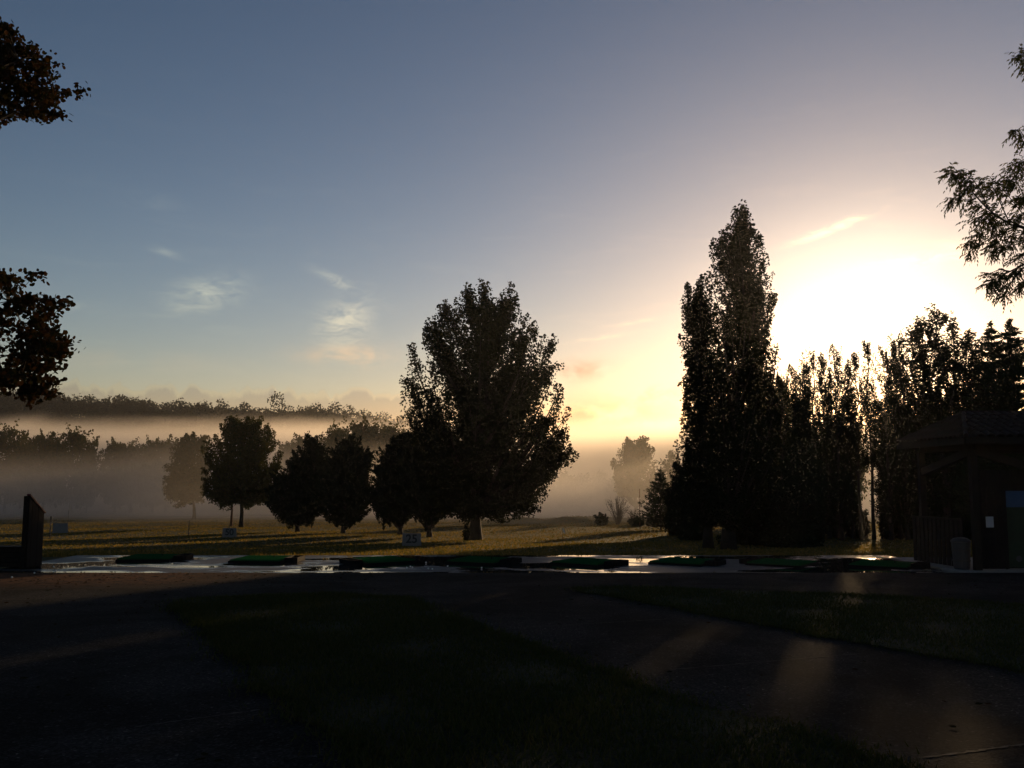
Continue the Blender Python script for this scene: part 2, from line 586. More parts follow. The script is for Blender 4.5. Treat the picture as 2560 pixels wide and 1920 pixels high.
def make_wet():
    m, t, b = material('wet concrete with puddles')
    co = t.n('ShaderNodeTexCoord').outputs['Object']
    st = t.scale_vec(co, (0.45, 1.0, 1))
    n = t.noise(st, 0.62, 5, 0.55, 0.4)
    wet = t.rng(n, 0.45, 0.53)
    c = t.ramp(t.noise(co, 3.0, 5, 0.6), [(0.3, (0.045, 0.043, 0.042)), (0.7, (0.085, 0.082, 0.079))])
    c = t.mix(wet, c, t.mix(1.0, c, (0.35, 0.35, 0.36), 'MULTIPLY'))
    t.link(c, b.inputs['Base Color'])
    r = t.rng(wet, 0.0, 1.0, 0.55, 0.012, 'LINEAR')
    t.link(r, b.inputs['Roughness'])
    b.inputs['IOR'].default_value = 1.45
    t.link(t.rng(wet, 0.0, 1.0, 0.12, 0.95, 'LINEAR'), b.inputs['Specular IOR Level'])
    h = t.m('MULTIPLY', t.noise(co, 30, 4, 0.65), t.m('SUBTRACT', 1.0, wet))
    bump(t, b, h, 0.35, 0.01)
    return m


M['wet'] = make_wet()


# ------------------------------------------------------------------ the setting: ground, apron, pad, lawns
def structure(o):
    o['kind'] = 'structure'
    return o


def build_ground():
    ys = np.unique(np.concatenate([np.linspace(-80, 0, 10), np.linspace(0, APRON_END, 8), [APRON_END + 0.1, 27.9],
                                   np.linspace(28.5, 62, 60), np.linspace(63, 135, 100), np.geomspace(137, 500, 60), np.geomspace(510, 1600, 16)]))
    t = np.linspace(-1, 1, 150)
    xs = np.sinh(t * 3.6) / np.sinh(3.6) * 900
    X, Y = np.meshgrid(xs, ys)
    Z = ground(X, Y)
    # sunk a little under the paved apron
    v = np.stack((X, Y, Z - 0.03 * (Y < APRON_END + 0.05)), -1).reshape(-1, 3)
    nx = len(xs)
    i = np.arange(len(ys) - 1)[:, None] * nx + np.arange(nx - 1)[None]
    q = np.stack((i, i + 1, i + nx + 1, i + nx), -1).reshape(-1, 4)
    structure(add('ground', newmesh('ground', v, [q], True), M['field']))


build_ground()


def apron_z(y):
    return np.interp(y, [-80, 0, APRON_END], [0, 0, -0.6])


def build_apron():
    rs = RS(3)
    xs = np.linspace(-45, 45, 400)
    edge = APRON_END + rs.normal(0, 0.012, 400) + 0.03 * np.sin(xs * 1.7)
    ys = [-30, -0.01, 0.01, 8, 16, 21]
    rows = [np.stack((xs, np.full(400, y), apron_z(np.full(400, y)) + 0.004), -1) for y in ys]
    rows.append(np.stack((xs, edge, apron_z(edge) + 0.004), -1))
    rows.append(np.stack((xs, edge + 0.05, np.full(400, -0.78)), -1))
    v = np.concatenate(rows)
    i = np.arange(len(rows) - 1)[:, None] * 400 + np.arange(399)[None]
    q = np.stack((i, i + 1, i + 401, i + 400), -1).reshape(-1, 4)
    o = structure(add('asphalt_path', newmesh('asphalt_path', v, [q]), M['asphalt']))
    D = 1.1573
    for (u0, v0, u1, v1) in ((1110, 1358, 1445, 1338), (1450, 1448, 1872, 1412), (1985, 1640, 2230, 1608), (290, 1572, 562, 1535)):
        a, b = G(u0 * D, v0 * D), G(u1 * D, v1 * D)
        n = 24
        d = (b - a)[:2]
        nn = np.array((-d[1], d[0])) / np.hypot(*d)
        pts = []
        for k in range(n + 1):
            c = a + (b - a) * k / n
            off = rs.normal(0, 0.006)
            w = 0.011 * (1 + 0.5 * rs.normal())
            for s in (-1, 1):
                q2 = c[:2] + nn * (off + s * max(0.004, w))
                pts.append((q2[0], q2[1], apron_z(q2[1]) + 0.008))
        i = np.arange(n) * 2
        jm = newmesh('joint', pts, [np.stack((i, i + 1, i + 3, i + 2), -1)])
        add('joint', jm, M['joint'], o)


build_apron()


def in_poly(px, py, poly):
    poly = np.asarray(poly)
    inside = np.zeros(len(px), bool)
    j = len(poly) - 1
    for i in range(len(poly)):
        xi, yi = poly[i]
        xj, yj = poly[j]
        c = ((yi > py) != (yj > py)) & (px < (xj - xi) * (py - yi) / (yj - yi + 1e-12) + xi)
        inside ^= c
        j = i
    return inside


def lawn(poly_disp, seed, nblade):
    rs = RS(seed)
    D = 1.1573
    pts = np.array([G(u * D, v * D)[:2] for u, v in poly_disp])
    # a ragged edge
    out = []
    for k in range(len(pts)):
        a, b = pts[k], pts[(k + 1) % len(pts)]
        n = max(2, int(np.hypot(*(b - a)) / 0.09))
        nn = np.array((-(b - a)[1], (b - a)[0])) / (np.hypot(*(b - a)) + 1e-9)
        w = np.cumsum(rs.normal(0, 0.035, n))
        w -= np.linspace(0, w[-1], n)
        for i in range(n):
            out.append(a + (b - a) * i / n + nn * (w[i] + rs.normal(0, 0.018)))
    out = np.array(out)
    bm = bmesh.new()
    vs = [bm.verts.new((x, y, apron_z(y) + 0.028)) for x, y in out]
    f = bm.faces.new(vs)
    if f.normal.z < 0:
        f.normal_flip()
    low = [bm.verts.new((x, y, apron_z(y) - 0.01)) for x, y in out]
    for i in range(len(vs)):
        j = (i + 1) % len(vs)
        bm.faces.new((vs[i], vs[j], low[j], low[i]))
    bmesh.ops.triangulate(bm, faces=[f])
    me = bpy.data.meshes.new('lawn')
    bm.to_mesh(me)
    bm.free()
    o = structure(add('lawn', me, M['lawn']))
    lo, hi = out.min(0) - 0.05, out.max(0) + 0.05
    hi[1] = min(hi[1], 22)
    lo[0], hi[0] = max(lo[0], -12), min(hi[0], 13)
    c = rs.uniform(lo, hi, (nblade * 4, 2))
    c = c[in_poly(c[:, 0], c[:, 1], out)][:nblade]
    near = out[(out[:, 0] > lo[0]) & (out[:, 0] < hi[0])]
    fr = near[rs.randint(0, len(near), nblade // 4)] + rs.normal(0, 0.07, (nblade // 4, 2)) * rs.choice([1.0, 1.0, 2.2], (nblade // 4, 1))
    fr = fr[(fr[:, 1] < 22) & (fr[:, 1] > 1)]
    c = np.concatenate((c, fr))
    dens = np.sin(c[:, 0] * 2.3 + 1) * np.sin(c[:, 1] * 1.9) + rs.normal(0, 0.5, len(c))
    c = c[dens > -0.6]
    h = rs.uniform(0.025, 0.075, len(c)) * (0.7 + 0.5 * (np.sin(c[:, 0] * 1.3 + 2) * np.cos(c[:, 1] * 0.9) + 1) / 2)
    a = rs.uniform(0, 2 * math.pi, len(c))
    base = np.stack((c[:, 0], c[:, 1], apron_z(c[:, 1]) + 0.026), -1)
    s = np.stack((np.cos(a), np.sin(a), 0 * a), -1) * 0.007
    lean = np.stack((rs.normal(0, 0.5, len(c)), rs.normal(0, 0.5, len(c)), np.ones(len(c))), -1) * h[:, None]
    v = np.stack((base - s, base + s, base + lean), 1).reshape(-1, 3)
    g = add('grass', newmesh('grass', v, [np.arange(len(v)).reshape(-1, 3)]), M['lawn_blade'])
    g['kind'] = 'stuff'
    g['label'] = 'short dark grass of the lawn between the paths' if seed == 11 else 'short dark grass of the lawn beside the shelter'
    g['category'] = 'grass'


lawn([(395, 1300), (415, 1345), (470, 1392), (540, 1442), (620, 1510), (700, 1580), (790, 1670), (900, 1790), (2250, 1790), (2060, 1705),
      (1880, 1640), (1700, 1585), (1500, 1530), (1340, 1470), (1230, 1440), (1150, 1402), (1070, 1370), (950, 1325), (870, 1295), (700, 1286), (560, 1291)], 11, 60000)
lawn([(1240, 1275), (1350, 1295), (1470, 1317), (1640, 1350), (1850, 1390), (2212, 1455), (2700, 1545), (2700, 1345), (2212, 1312), (1900, 1292), (1740, 1285), (1450, 1275)], 12, 40000)


def build_pad():
    mb = MB()
    mb.raw([(-12.9, 22.36, -0.63), (10.3, 22.36, -0.63), (11.1, 24.4, -0.63), (11.1, 27.75, -0.63), (-12.9, 27.75, -0.63),
            (-12.9, 22.36, -0.8), (10.3, 22.36, -0.8), (11.1, 24.4, -0.8), (11.1, 27.75, -0.8), (-12.9, 27.75, -0.8)],
           [(0, 1, 2, 3, 4)], [(0, 5, 6, 1), (1, 6, 7, 2), (2, 7, 8, 3), (3, 8, 9, 4), (4, 9, 5, 0)])
    structure(add('pavement', mb.mesh('pavement'), M['wet']))


build_pad()


def field_grass():
    """dry rough grass standing in the field: too much of it to count"""
    rs = RS(21)
    n = 230000
    y = 27.9 + (125 - 27.9) * rs.uniform(0, 1, n) ** 1.15
    x = rs.uniform(-0.6, 0.62, n) * (y + 4)
    patch = np.sin(x * 0.35 + 0.6 * np.sin(y * 0.2)) * np.sin(y * 0.28 + 0.5 * np.sin(x * 0.3))
    keep = rs.uniform(0, 1, n) < 0.72 + 0.28 * patch
    x, y = x[keep], y[keep]
    n = len(x)
    h = rs.gamma(5, 0.009, n) * (1 + 0.25 * np.sin(x * 0.8) * np.sin(y * 0.7)) + 0.012
    edge = (y < 29.2)
    h = np.where(edge, h * 1.5, h)
    z = ground(x, y)
    a = rs.uniform(0, math.pi, n)
    w = 0.022 + 0.0006 * y
    base = np.stack((x, y, z - 0.01), -1)
    s = np.stack((np.cos(a), np.sin(a) * 0.6, 0 * a), -1) * w[:, None]
    top = base + np.stack((rs.normal(0, 0.4, n), rs.normal(0, 0.4, n), np.ones(n)), -1) * h[:, None]
    v = np.stack((base - s, base + s, top), 1).reshape(-1, 3)
    g = add('grass', newmesh('field_grass', v, [np.arange(len(v)).reshape(-1, 3)]), M['grass_blade'])
    g['kind'] = 'stuff'
    g['label'] = 'dry golden grass of the practice field'
    g['category'] = 'grass'


field_grass()

# ------------------------------------------------------------------ trees
ORD = ['first', 'second', 'third', 'fourth', 'fifth', 'sixth', 'seventh', 'eighth', 'ninth', 'tenth', 'eleventh', 'twelfth',
       'thirteenth', 'fourteenth', 'fifteenth', 'sixteenth', 'seventeenth', 'eighteenth', 'nineteenth', 'twentieth']


def envelope(rows, depth, base):
    """rows of (v, u_left, u_right) pixels at that depth -> heights and extents in metres about the base"""
    out = []
    for v, ul, ur in rows:
        a, b = P(ul, v, depth), P(ur, v, depth)
        out.append((a[2] - base[2], a[0] - base[0], b[0] - base[0]))
    out.sort()
    return np.array(out)


def bez(a, b, c, n):
    t = np.linspace(0, 1, n)[:, None]
    return (1 - t) ** 2 * a + 2 * t * (1 - t) * b + t * t * c


def crown(rs, env, ntuft, nleaf, size, axis_up=0.8, tl=0.5, tr=0.3, template=LEAF_KITE, depth_ratio=0.9, hollow=0.45,
          loose=1.2, align=0.0, stems=None, limbs=8, limb_z=(0.1, 0.5), trunk_top=0.7, trunk_r=0.25, lean=0.0, bare=0.0,
          twig_r=0.022, holes=(), foot=None, leader=True, trunk_sides=9, plume=0.3):
    """(trunk MB, branch MB, leaf verts, leaf faces) of a tree about the origin inside the envelope"""
    zt = env[-1, 0]
    zs = rs.uniform(env[0, 0], zt, ntuft * 6)
    L = np.interp(zs, env[:, 0], env[:, 1])
    R = np.interp(zs, env[:, 0], env[:, 2])
    wdt = np.maximum(R - L, 0.05)
    keep = rs.uniform(0, 1, len(zs)) < (wdt / wdt.max()) ** 1.35
    zs, L, R = zs[keep][:ntuft], L[keep][:ntuft], R[keep][:ntuft]
    n = len(zs)
    th = rs.uniform(0, 2 * math.pi, n)
    rr = rs.uniform(0, 1, n) ** hollow
    outer = rs.uniform(0, 1, n) < plume
    rr = np.where(outer, rs.uniform(0.9, 1.0, n), rr * 0.80)
    cx, hw = (L + R) / 2, (R - L) / 2
    mh = np.maximum(hw - tr * 0.75, hw * 0.35)
    x = cx + mh * rr * np.cos(th)
    y = mh * depth_ratio * rr * np.sin(th)
    c = np.stack((x, y, zs), -1)
    for hx, hz, hr in holes:
        ok = np.hypot(c[:, 0] - hx, c[:, 2] - hz) > hr
        c, outer = c[ok], outer[ok]
    n = len(c)
    ax0 = np.interp(c[:, 2], env[:, 0], (env[:, 1] + env[:, 2]) / 2)
    outw = unit(np.stack((c[:, 0] - ax0, c[:, 1], np.zeros(n)), -1))
    ax = unit(outw * (1 - axis_up) + np.array((0, 0, 1.0)) * axis_up + 0.25 * rs.normal(size=(n, 3)))
    # leaves
    k = rs.poisson(nleaf, n)
    idx = np.repeat(np.arange(n), k)
    m = len(idx)
    sl = (tl * (0.7 + 0.6 * rs.uniform(0, 1, n)) * np.where(outer, 1.35, 1.0))[idx]
    sr = (tr * (0.7 + 0.6 * rs.uniform(0, 1, n)) * np.where(outer, 0.72, 1.15))[idx]
    along = rs.uniform(-1, 1, m)
    taper = np.sqrt(np.clip(1 - np.abs(along) ** 2.0, 0.05, 1))
    perp = np.clip(rs.normal(size=(m, 3)), -1.7, 1.7) * 0.5
    a = ax[idx]
    perp -= a * (perp * a).sum(1, keepdims=True)
    pos = c[idx] + a * (along * sl)[:, None] + perp * (sr * taper)[:, None]
    pos[:, 2] = np.maximum(pos[:, 2], 0.05)
    lv, lf = leaf_cards(rs, pos, size, template, unit(a + 0.6 * perp / (np.linalg.norm(perp, axis=1, keepdims=True) + 1e-6)) if align else None, loose)
    # trunk and limbs
    tk, br = MB(), MB()
    nodes = []
    H = zt * trunk_top
    foot = foot or (0.0, 0.0)
    if trunk_r > 0:
        ts = np.linspace(0, 1, 12)
        axx = np.interp(ts * H, env[:, 0], (env[:, 1] + env[:, 2]) / 2)
        axx = axx * np.clip(ts * 1.4, 0, 1) ** 1.5
        path = np.stack((axx + 0.08 * trunk_r * np.sin(ts * 9 + 1) + lean * ts, 0.3 * trunk_r * np.sin(ts * 7), ts * H - 0.15 * (ts == 0)), -1)
        rad = trunk_r * (1 - 0.9 * ts ** 0.9) * (1 + 0.45 * np.exp(-ts * H / 0.45))
        tk.tube(path, np.maximum(rad, 0.02), trunk_sides)
        nodes.append(np.stack([np.interp(np.linspace(0.15, 1, 24), ts, path[:, i]) for i in range(3)], -1))
    for i in range(limbs):
        zl = zt * rs.uniform(*limb_z)
        ang = 2 * math.pi * (i + rs.uniform(-0.3, 0.3)) / limbs
        z1 = min(zt * 0.96, zl + zt * rs.uniform(0.25, 0.5) * (0.5 + axis_up))
        l1, r1 = np.interp(z1, env[:, 0], env[:, 1]), np.interp(z1, env[:, 0], env[:, 2])
        e = 0.72 * rs.uniform(0.7, 1.05)
        p1 = np.array(((l1 + r1) / 2 + (r1 - l1) / 2 * e * math.cos(ang), (r1 - l1) / 2 * depth_ratio * e * math.sin(ang), z1))
        if trunk_r > 0:
            s0 = np.array([np.interp(min(zl, H), path[:, 2], path[:, j]) for j in range(3)])
        else:
            s0 = np.array((foot[0], foot[1], 0.0))
        r0 = max(0.03, trunk_r * rs.uniform(0.28, 0.5)) if trunk_r > 0 else 0.09
        mid = s0 + (p1 - s0) * np.array((0.62, 0.62, 0.38)) + rs.normal(0, 0.12, 3) * (1 if axis_up < 0.9 else 0.5)
        pts = bez(s0, mid, p1, 9)
        br.tube(pts, r0 * (1 - 0.85 * np.linspace(0, 1, 9)), 5)
        nodes.append(np.stack([np.interp(np.linspace(0.2, 1, 16), np.linspace(0, 1, 9), pts[:, j]) for j in range(3)], -1))
    if nodes and n:
        nd = np.concatenate(nodes)
        for q in c[rs.permutation(n)[:min(n, 420)]]:
            d = np.linalg.norm((nd - q) * np.array((1, 1, 0.6)), axis=1) + 3.0 * np.maximum(0, nd[:, 2] - q[2] + 0.1)
            s0 = nd[np.argmin(d)]
            midp = (s0 + q) / 2 + np.array((0, 0, -0.08)) + rs.normal(0, 0.05, 3)
            br.tube(bez(s0, midp, q, 4), np.linspace(twig_r, twig_r * 0.35, 4), 3, False)
    return tk, br, lv, lf


def boughs(rs, env, nlimb, ntuft, nleaf, size, rise=1.7, z_low=0.1, tl=0.5, tr=0.26, depth_ratio=0.9, trunk_r=0.3, trunk_top=0.85,
           limb_r=0.4, fill=0.3, template=LEAF_KITE, lean=0.0, loose=1.0, spread=0.5, holes=(), straight=0.0):
    """a tree whose leaves hang along limbs that climb from the trunk to the rim of the envelope"""
    zt = env[-1, 0]
    H = zt * trunk_top
    tk, br = MB(), MB()
    ts = np.linspace(0, 1, 14)
    axx = np.interp(ts * H, env[:, 0], (env[:, 1] + env[:, 2]) / 2) * np.clip(ts * 1.4, 0, 1) ** 1.5
    path = np.stack((axx + 0.2 * trunk_r * np.sin(ts * 9 + 1) + lean * ts, 0.3 * trunk_r * np.sin(ts * 7), ts * H - 0.15 * (ts == 0)), -1)
    tk.tube(path, np.maximum(trunk_r * (1 - 0.9 * ts ** 0.85) * (1 + 0.35 * np.exp(-ts * H / 0.35)), 0.015), 9)
    zs = rs.uniform(env[0, 0], zt, nlimb * 8)
    wd = np.interp(zs, env[:, 0], env[:, 2]) - np.interp(zs, env[:, 0], env[:, 1])
    zs = np.concatenate([zs[rs.uniform(0, 1, len(zs)) < (wd / wd.max()) ** 0.45 + 0.05][:nlimb], [zt * 0.985, zt * 0.955]])
    ends = np.repeat(np.linspace(env[0, 0] + 0.08 * zt, zt * 0.97, max(3, nlimb // 7)), 2)
    zs = np.concatenate([zs[:-2][: nlimb - len(ends)], zs[-2:], ends + rs.normal(0, 0.012 * zt, len(ends))])
    n_free = len(zs) - len(ends)
    C, A, S = [], [], []
    for i, z1 in enumerate(zs):
        l1, r1 = np.interp(z1, env[:, 0], env[:, 1]), np.interp(z1, env[:, 0], env[:, 2])
        ang = 2.39996 * i + rs.uniform(-0.4, 0.4) if i < n_free else math.pi * (i % 2) + rs.normal(0, 0.3)
        hw = (r1 - l1) / 2
        e = max(0.35, 1 - 0.35 * tr / max(hw, 0.1)) * rs.uniform(0.88, 1.02)
        tip = np.array(((l1 + r1) / 2 + hw * e * math.cos(ang), hw * depth_ratio * e * math.sin(ang), z1))
        rad = math.hypot(tip[0] - (l1 + r1) / 2, tip[1])
        z0 = np.clip(z1 - rad * rise * rs.uniform(0.8, 1.25) - 0.3, z_low * zt, H * 0.97)
        s0 = np.array([np.interp(z0, path[:, 2], path[:, j]) for j in range(3)])
        mid = s0 + (tip - s0) * np.array((0.62, 0.62, 0.42 + 0.08 * straight)) + rs.normal(0, 0.05 + 0.03 * rad, 3)
        pts = bez(s0, mid, tip, 10)
        L = np.linalg.norm(tip - s0)
        br.tube(pts, np.linspace(max(0.018, trunk_r * limb_r * min(1, L / zt * 2.2)), 0.008, 10), 5, False)
        m = max(3, int(ntuft * (0.45 + L / zt)))
        t = np.concatenate([rs.uniform(0.22, 0.97, m - 1), [0.98]])
        q = np.stack([np.interp(t, np.linspace(0, 1, 10), pts[:, j]) for j in range(3)], -1)
        d = unit(np.gradient(pts, axis=0))
        ad = np.stack([np.interp(t, np.linspace(0, 1, 10), d[:, j]) for j in range(3)], -1)
        q2 = q + rs.normal(0, 1, (m, 3)) * (spread * (0.25 + 0.75 * (1 - t)) * (0.35 + 0.2 * L))[:, None] * np.array((1, 1, 0.6))
        for a0, b0 in zip(q, q2):
            br.tube(bez(a0, (a0 + b0) / 2 + np.array((0, 0, -0.03)), b0, 3), (0.016, 0.011, 0.005), 3, False)
        C.append(q2)
        A.append(unit(ad + 0.3 * rs.normal(size=(m, 3)) + np.array((0, 0, 0.35))))
        S.append(np.where(t > 0.9, 0.85, 1.1))
    nf = int(fill * sum(len(c) for c in C))
    if nf:
        zf = rs.uniform(env[0, 0] + 0.1 * zt, zt * 0.92, nf)
        L, Rr = np.interp(zf, env[:, 0], env[:, 1]), np.interp(zf, env[:, 0], env[:, 2])
        th, rr = rs.uniform(0, 6.283, nf), rs.uniform(0, 1, nf) ** 0.6 * 0.62
        C.append(np.stack(((L + Rr) / 2 + (Rr - L) / 2 * rr * np.cos(th), (Rr - L) / 2 * depth_ratio * rr * np.sin(th), zf), -1))
        A.append(unit(np.array((0, 0, 1.0)) + 0.5 * rs.normal(size=(nf, 3))))
        S.append(np.full(nf, 1.1))
    c, ax, sc = np.concatenate(C), np.concatenate(A), np.concatenate(S)
    for hx, hz, hr in holes:
        ok = np.hypot(c[:, 0] - hx, c[:, 2] - hz) > hr
        c, ax, sc = c[ok], ax[ok], sc[ok]
    n = len(c)
    idx = np.repeat(np.arange(n), rs.poisson(nleaf, n))
    m = len(idx)
    al = rs.uniform(-1, 1, m)
    tp = np.sqrt(np.clip(1 - al ** 2, 0.04, 1))
    a = ax[idx]
    perp = np.clip(rs.normal(size=(m, 3)), -1.7, 1.7) * 0.5
    perp -= a * (perp * a).sum(1, keepdims=True)
    vs = (0.75 + 0.5 * rs.uniform(0, 1, n))
    pos = c[idx] + a * (al * tl * (vs * sc)[idx])[:, None] + perp * (tr * tp * (vs * sc)[idx])[:, None]
    pos = pos[pos[:, 2] > env[0, 0] - 0.25 * rs.uniform(0, 1, m)]
    lv, lf = leaf_cards(rs, pos, size, template, None, loose)
    return tk, br, lv, lf


def plant_tree(name, label, cat, base, parts, leafmat, barkmat='bark', group=None, scale=1.0, rotz=0.0):
    tk, br, lv, lf = parts
    t = thing(name, label, cat, base, rotz, group)
    t.scale = (scale, scale, scale)
    if tk.n:
        add('trunk', tk.mesh('trunk', True), M[barkmat], t)
    if br.n:
        add('branches', br.mesh('branches', True), M[barkmat], t)['kind'] = 'stuff'
    if len(lv):
        add('crown', newmesh('crown', lv, [lf]), M[leafmat], t)['kind'] = 'stuff'
    return t


def copy_tree(src, name, label, loc, rotz, scale, group=None):
    r = src.copy()
    r.name = name
    COL.objects.link(r)
    r.location = loc
    r.rotation_euler = (0, 0, rotz)
    r.scale = scale if hasattr(scale, '__len__') else (scale,) * 3
    r['label'] = label
    if group:
        r['group'] = group
    for ch in src.children:
        c = ch.copy()
        COL.objects.link(c)
        c.parent = r
    return r


def stand(u, depth):
    x = (u - 1280) / F * depth / (math.cos(PITCH)) * 1.0
    # pixel column -> x at that depth, close to the horizon line
    x = P(u, 1195, depth)[0]
    return np.array((x, depth, gz(x, depth)))


D = 1.1573


def crop(s, ox, oy):
    return lambda rows: [(oy + v / s, ox + a / s, ox + b / s) for v, a, b in rows]


disp = crop(1 / D, 0, 0)

# --- the broad tree in the middle of the field
base = stand(1186, 58)
env = envelope(crop(2.37, 960, 680)([(88, 515, 590), (130, 480, 790), (200, 385, 830), (260, 275, 850), (330, 215, 930), (400, 205, 1020), (480, 105, 1030), (560, 105, 1020),
                                     (620, 130, 1085), (700, 125, 1105), (800, 150, 1110), (880, 130, 1085), (960, 180, 1105), (1070, 200, 1125), (1150, 230, 1085), (1200, 250, 1020),
                                     (1270, 280, 950), (1330, 300, 940), (1400, 330, 915), (1440, 400, 880), (1470, 470, 640)]), 58, base)
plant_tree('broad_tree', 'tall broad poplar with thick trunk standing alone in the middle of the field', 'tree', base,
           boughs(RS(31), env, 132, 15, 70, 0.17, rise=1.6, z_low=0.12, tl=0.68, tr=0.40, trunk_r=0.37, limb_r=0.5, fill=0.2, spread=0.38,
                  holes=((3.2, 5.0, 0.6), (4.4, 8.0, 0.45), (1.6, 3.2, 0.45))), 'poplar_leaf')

# --- the great poplars on the far side of the mats
base = stand(1815, 41)
env = envelope(crop(2.675, 1660, 480)([(72, 515, 535), (150, 465, 565), (210, 410, 620), (290, 375, 655), (360, 300, 680), (480, 275, 690), (560, 300, 712), (700, 330, 735), (860, 345, 718),
                                       (930, 350, 740), (1030, 340, 770), (1200, 330, 775), (1400, 320, 770), (1650, 300, 775), (1800, 290, 770), (2000, 290, 740), (2150, 320, 700), (2230, 380, 640)]), 41, base)
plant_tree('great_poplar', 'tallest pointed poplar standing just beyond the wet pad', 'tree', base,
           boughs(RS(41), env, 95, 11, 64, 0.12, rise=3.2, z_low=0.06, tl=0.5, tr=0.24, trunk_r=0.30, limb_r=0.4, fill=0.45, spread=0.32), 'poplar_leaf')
base = stand(1765, 43)
env = envelope(crop(2.675, 1660, 480)([(578, 235, 262), (640, 155, 290), (720, 140, 330), (850, 150, 345), (980, 110, 350), (1130, 135, 370), (1250, 108, 380), (1300, 120, 390), (1390, 135, 400),
                                       (1540, 100, 410), (1650, 120, 420), (1760, 140, 430), (1900, 170, 430), (2050, 190, 430), (2150, 230, 400), (2220, 290, 380)]), 43, base)
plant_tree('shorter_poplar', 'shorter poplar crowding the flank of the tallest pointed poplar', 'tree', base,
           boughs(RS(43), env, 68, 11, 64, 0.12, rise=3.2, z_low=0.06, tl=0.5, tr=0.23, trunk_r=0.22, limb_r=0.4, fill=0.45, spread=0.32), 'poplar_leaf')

# --- the row of slender poplars with the sun behind it
def slender(seed, h=12.0, w=0.62, n=62, z0=0.9):
    env = np.array([(z0, -0.35 * w, 0.35 * w), (z0 + 0.7, -0.8 * w, 0.8 * w), (max(3.5, z0 + 1.0), -w, w), (6.5, -w, w), (9.0, -0.95 * w, 0.95 * w), (10.8, -0.72 * w, 0.72 * w), (11.6, -0.45 * w, 0.45 * w), (12.0, -0.15, 0.15)])
    env = env * np.array((h / 12.0, 1, 1))
    rs = RS(seed)
    ph = rs.uniform(0, 6, 2)
    zz = np.linspace(env[0, 0], env[-1, 0], 26)
    e2 = np.stack((zz, np.interp(zz, env[:, 0], env[:, 1]) * (1 + 0.28 * np.sin(zz * 2.1 + ph[0]) + 0.15 * np.sin(zz * 4.3)),
                   np.interp(zz, env[:, 0], env[:, 2]) * (1 + 0.28 * np.sin(zz * 1.9 + ph[1]) + 0.15 * np.sin(zz * 3.7))), -1)
    return boughs(rs, e2, n, 7, 32, 0.11, rise=3.4, z_low=max(0.06, z0 / 14.0), tl=0.42, tr=0.17, trunk_r=0.13, trunk_top=0.95, limb_r=0.35, fill=0.12, spread=0.3)


row = [(1958, 943, 60), (1990, 915, 57), (2022, 903, 60), (2040, 872, 56), (2068, 888, 59), (2098, 866, 57), (2128, 905, 60), (2148, 884, 58), (2180, 855, 60),
       (2222, 868, 57), (2246, 846, 59), (2264, 828, 57), (2298, 818, 58), (2322, 793, 57), (2362, 772, 56), (2398, 788, 58), (2432, 832, 56), (2466, 845, 57)]
protos = []
for i, (u, v, dep) in enumerate(row):
    b = stand(u, dep)
    h = P(u, v, dep)[2] - b[2]
    lab = 'slender backlit poplar, %s from the dark evergreen in the row before the sun' % ORD[i]
    if i < 4:
        t = plant_tree('slender_poplar', lab, 'tree', b, slender(100 + i, 12.0, 0.56 + 0.08 * (i % 2)), 'poplar_leaf', group='row of slender poplars')
        protos.append(t)
        t.scale = (1.0, 1.0, h / 12.0)
    else:
        wd = 1.05 if u < 2290 else 1.75
        if i in (7, 8):
            if i == 7:
                bare_proto = plant_tree('slender_poplar', lab, 'tree', b, slender(120, 12.0, 0.55, 44, 4.5), 'poplar_leaf', group='row of slender poplars')
                bare_proto.scale = (1, 1, h / 12.0)
            else:
                copy_tree(bare_proto, 'slender_poplar', lab, b, 2.2, (1, 1, h / 12.0), 'row of slender poplars')
            continue
        copy_tree(protos[i % 4], 'slender_poplar', lab, b, 1.3 * i, (wd, wd, h / 12.0), 'row of slender poplars')


# extra poplars added behind the row to keep sun streaks off the path
for i, (u, v) in enumerate(((1970, 1090), (2052, 1110), (2086, 985), (2116, 992), (2210, 1000), (2216, 1030), (2238, 990), (2258, 1010), (2284, 985), (2310, 995), (2345, 970), (2385, 965), (2425, 960), (2470, 950), (2520, 945))):
    dep = 63 - (i % 3)
    b = stand(u, dep)
    h = P(u, v, dep)[2] - b[2]
    copy_tree(protos[(i + 2) % 4], 'shade_poplar', 'added shading poplar half hidden behind the sunward row, %s from the dark evergreen' % ORD[i], b, 0.8 + 2.4 * i, (1.35, 1.35, h / 12.0), 'added shading poplars behind the row')


# --- conifers
def cypress(seed, rows, u, dep, n, **kw):
    b = stand(u, dep)
    rows = [(v, (l + r) / 2 - (r - l) * 0.48, (l + r) / 2 + (r - l) * 0.48) for v, l, r in rows]
    env = envelope(rows, dep, b)
    a = dict(limbs=9, limb_z=(0.03, 0.08), trunk_top=0.5, trunk_r=0.17, twig_r=0.025, hollow=0.42, align=1.0, loose=0.55)
    a.update(kw)
    return b, crown(RS(seed), env, n, 120, 0.26, 0.6, 0.55, 0.30, LEAF_SPRAY, **a)


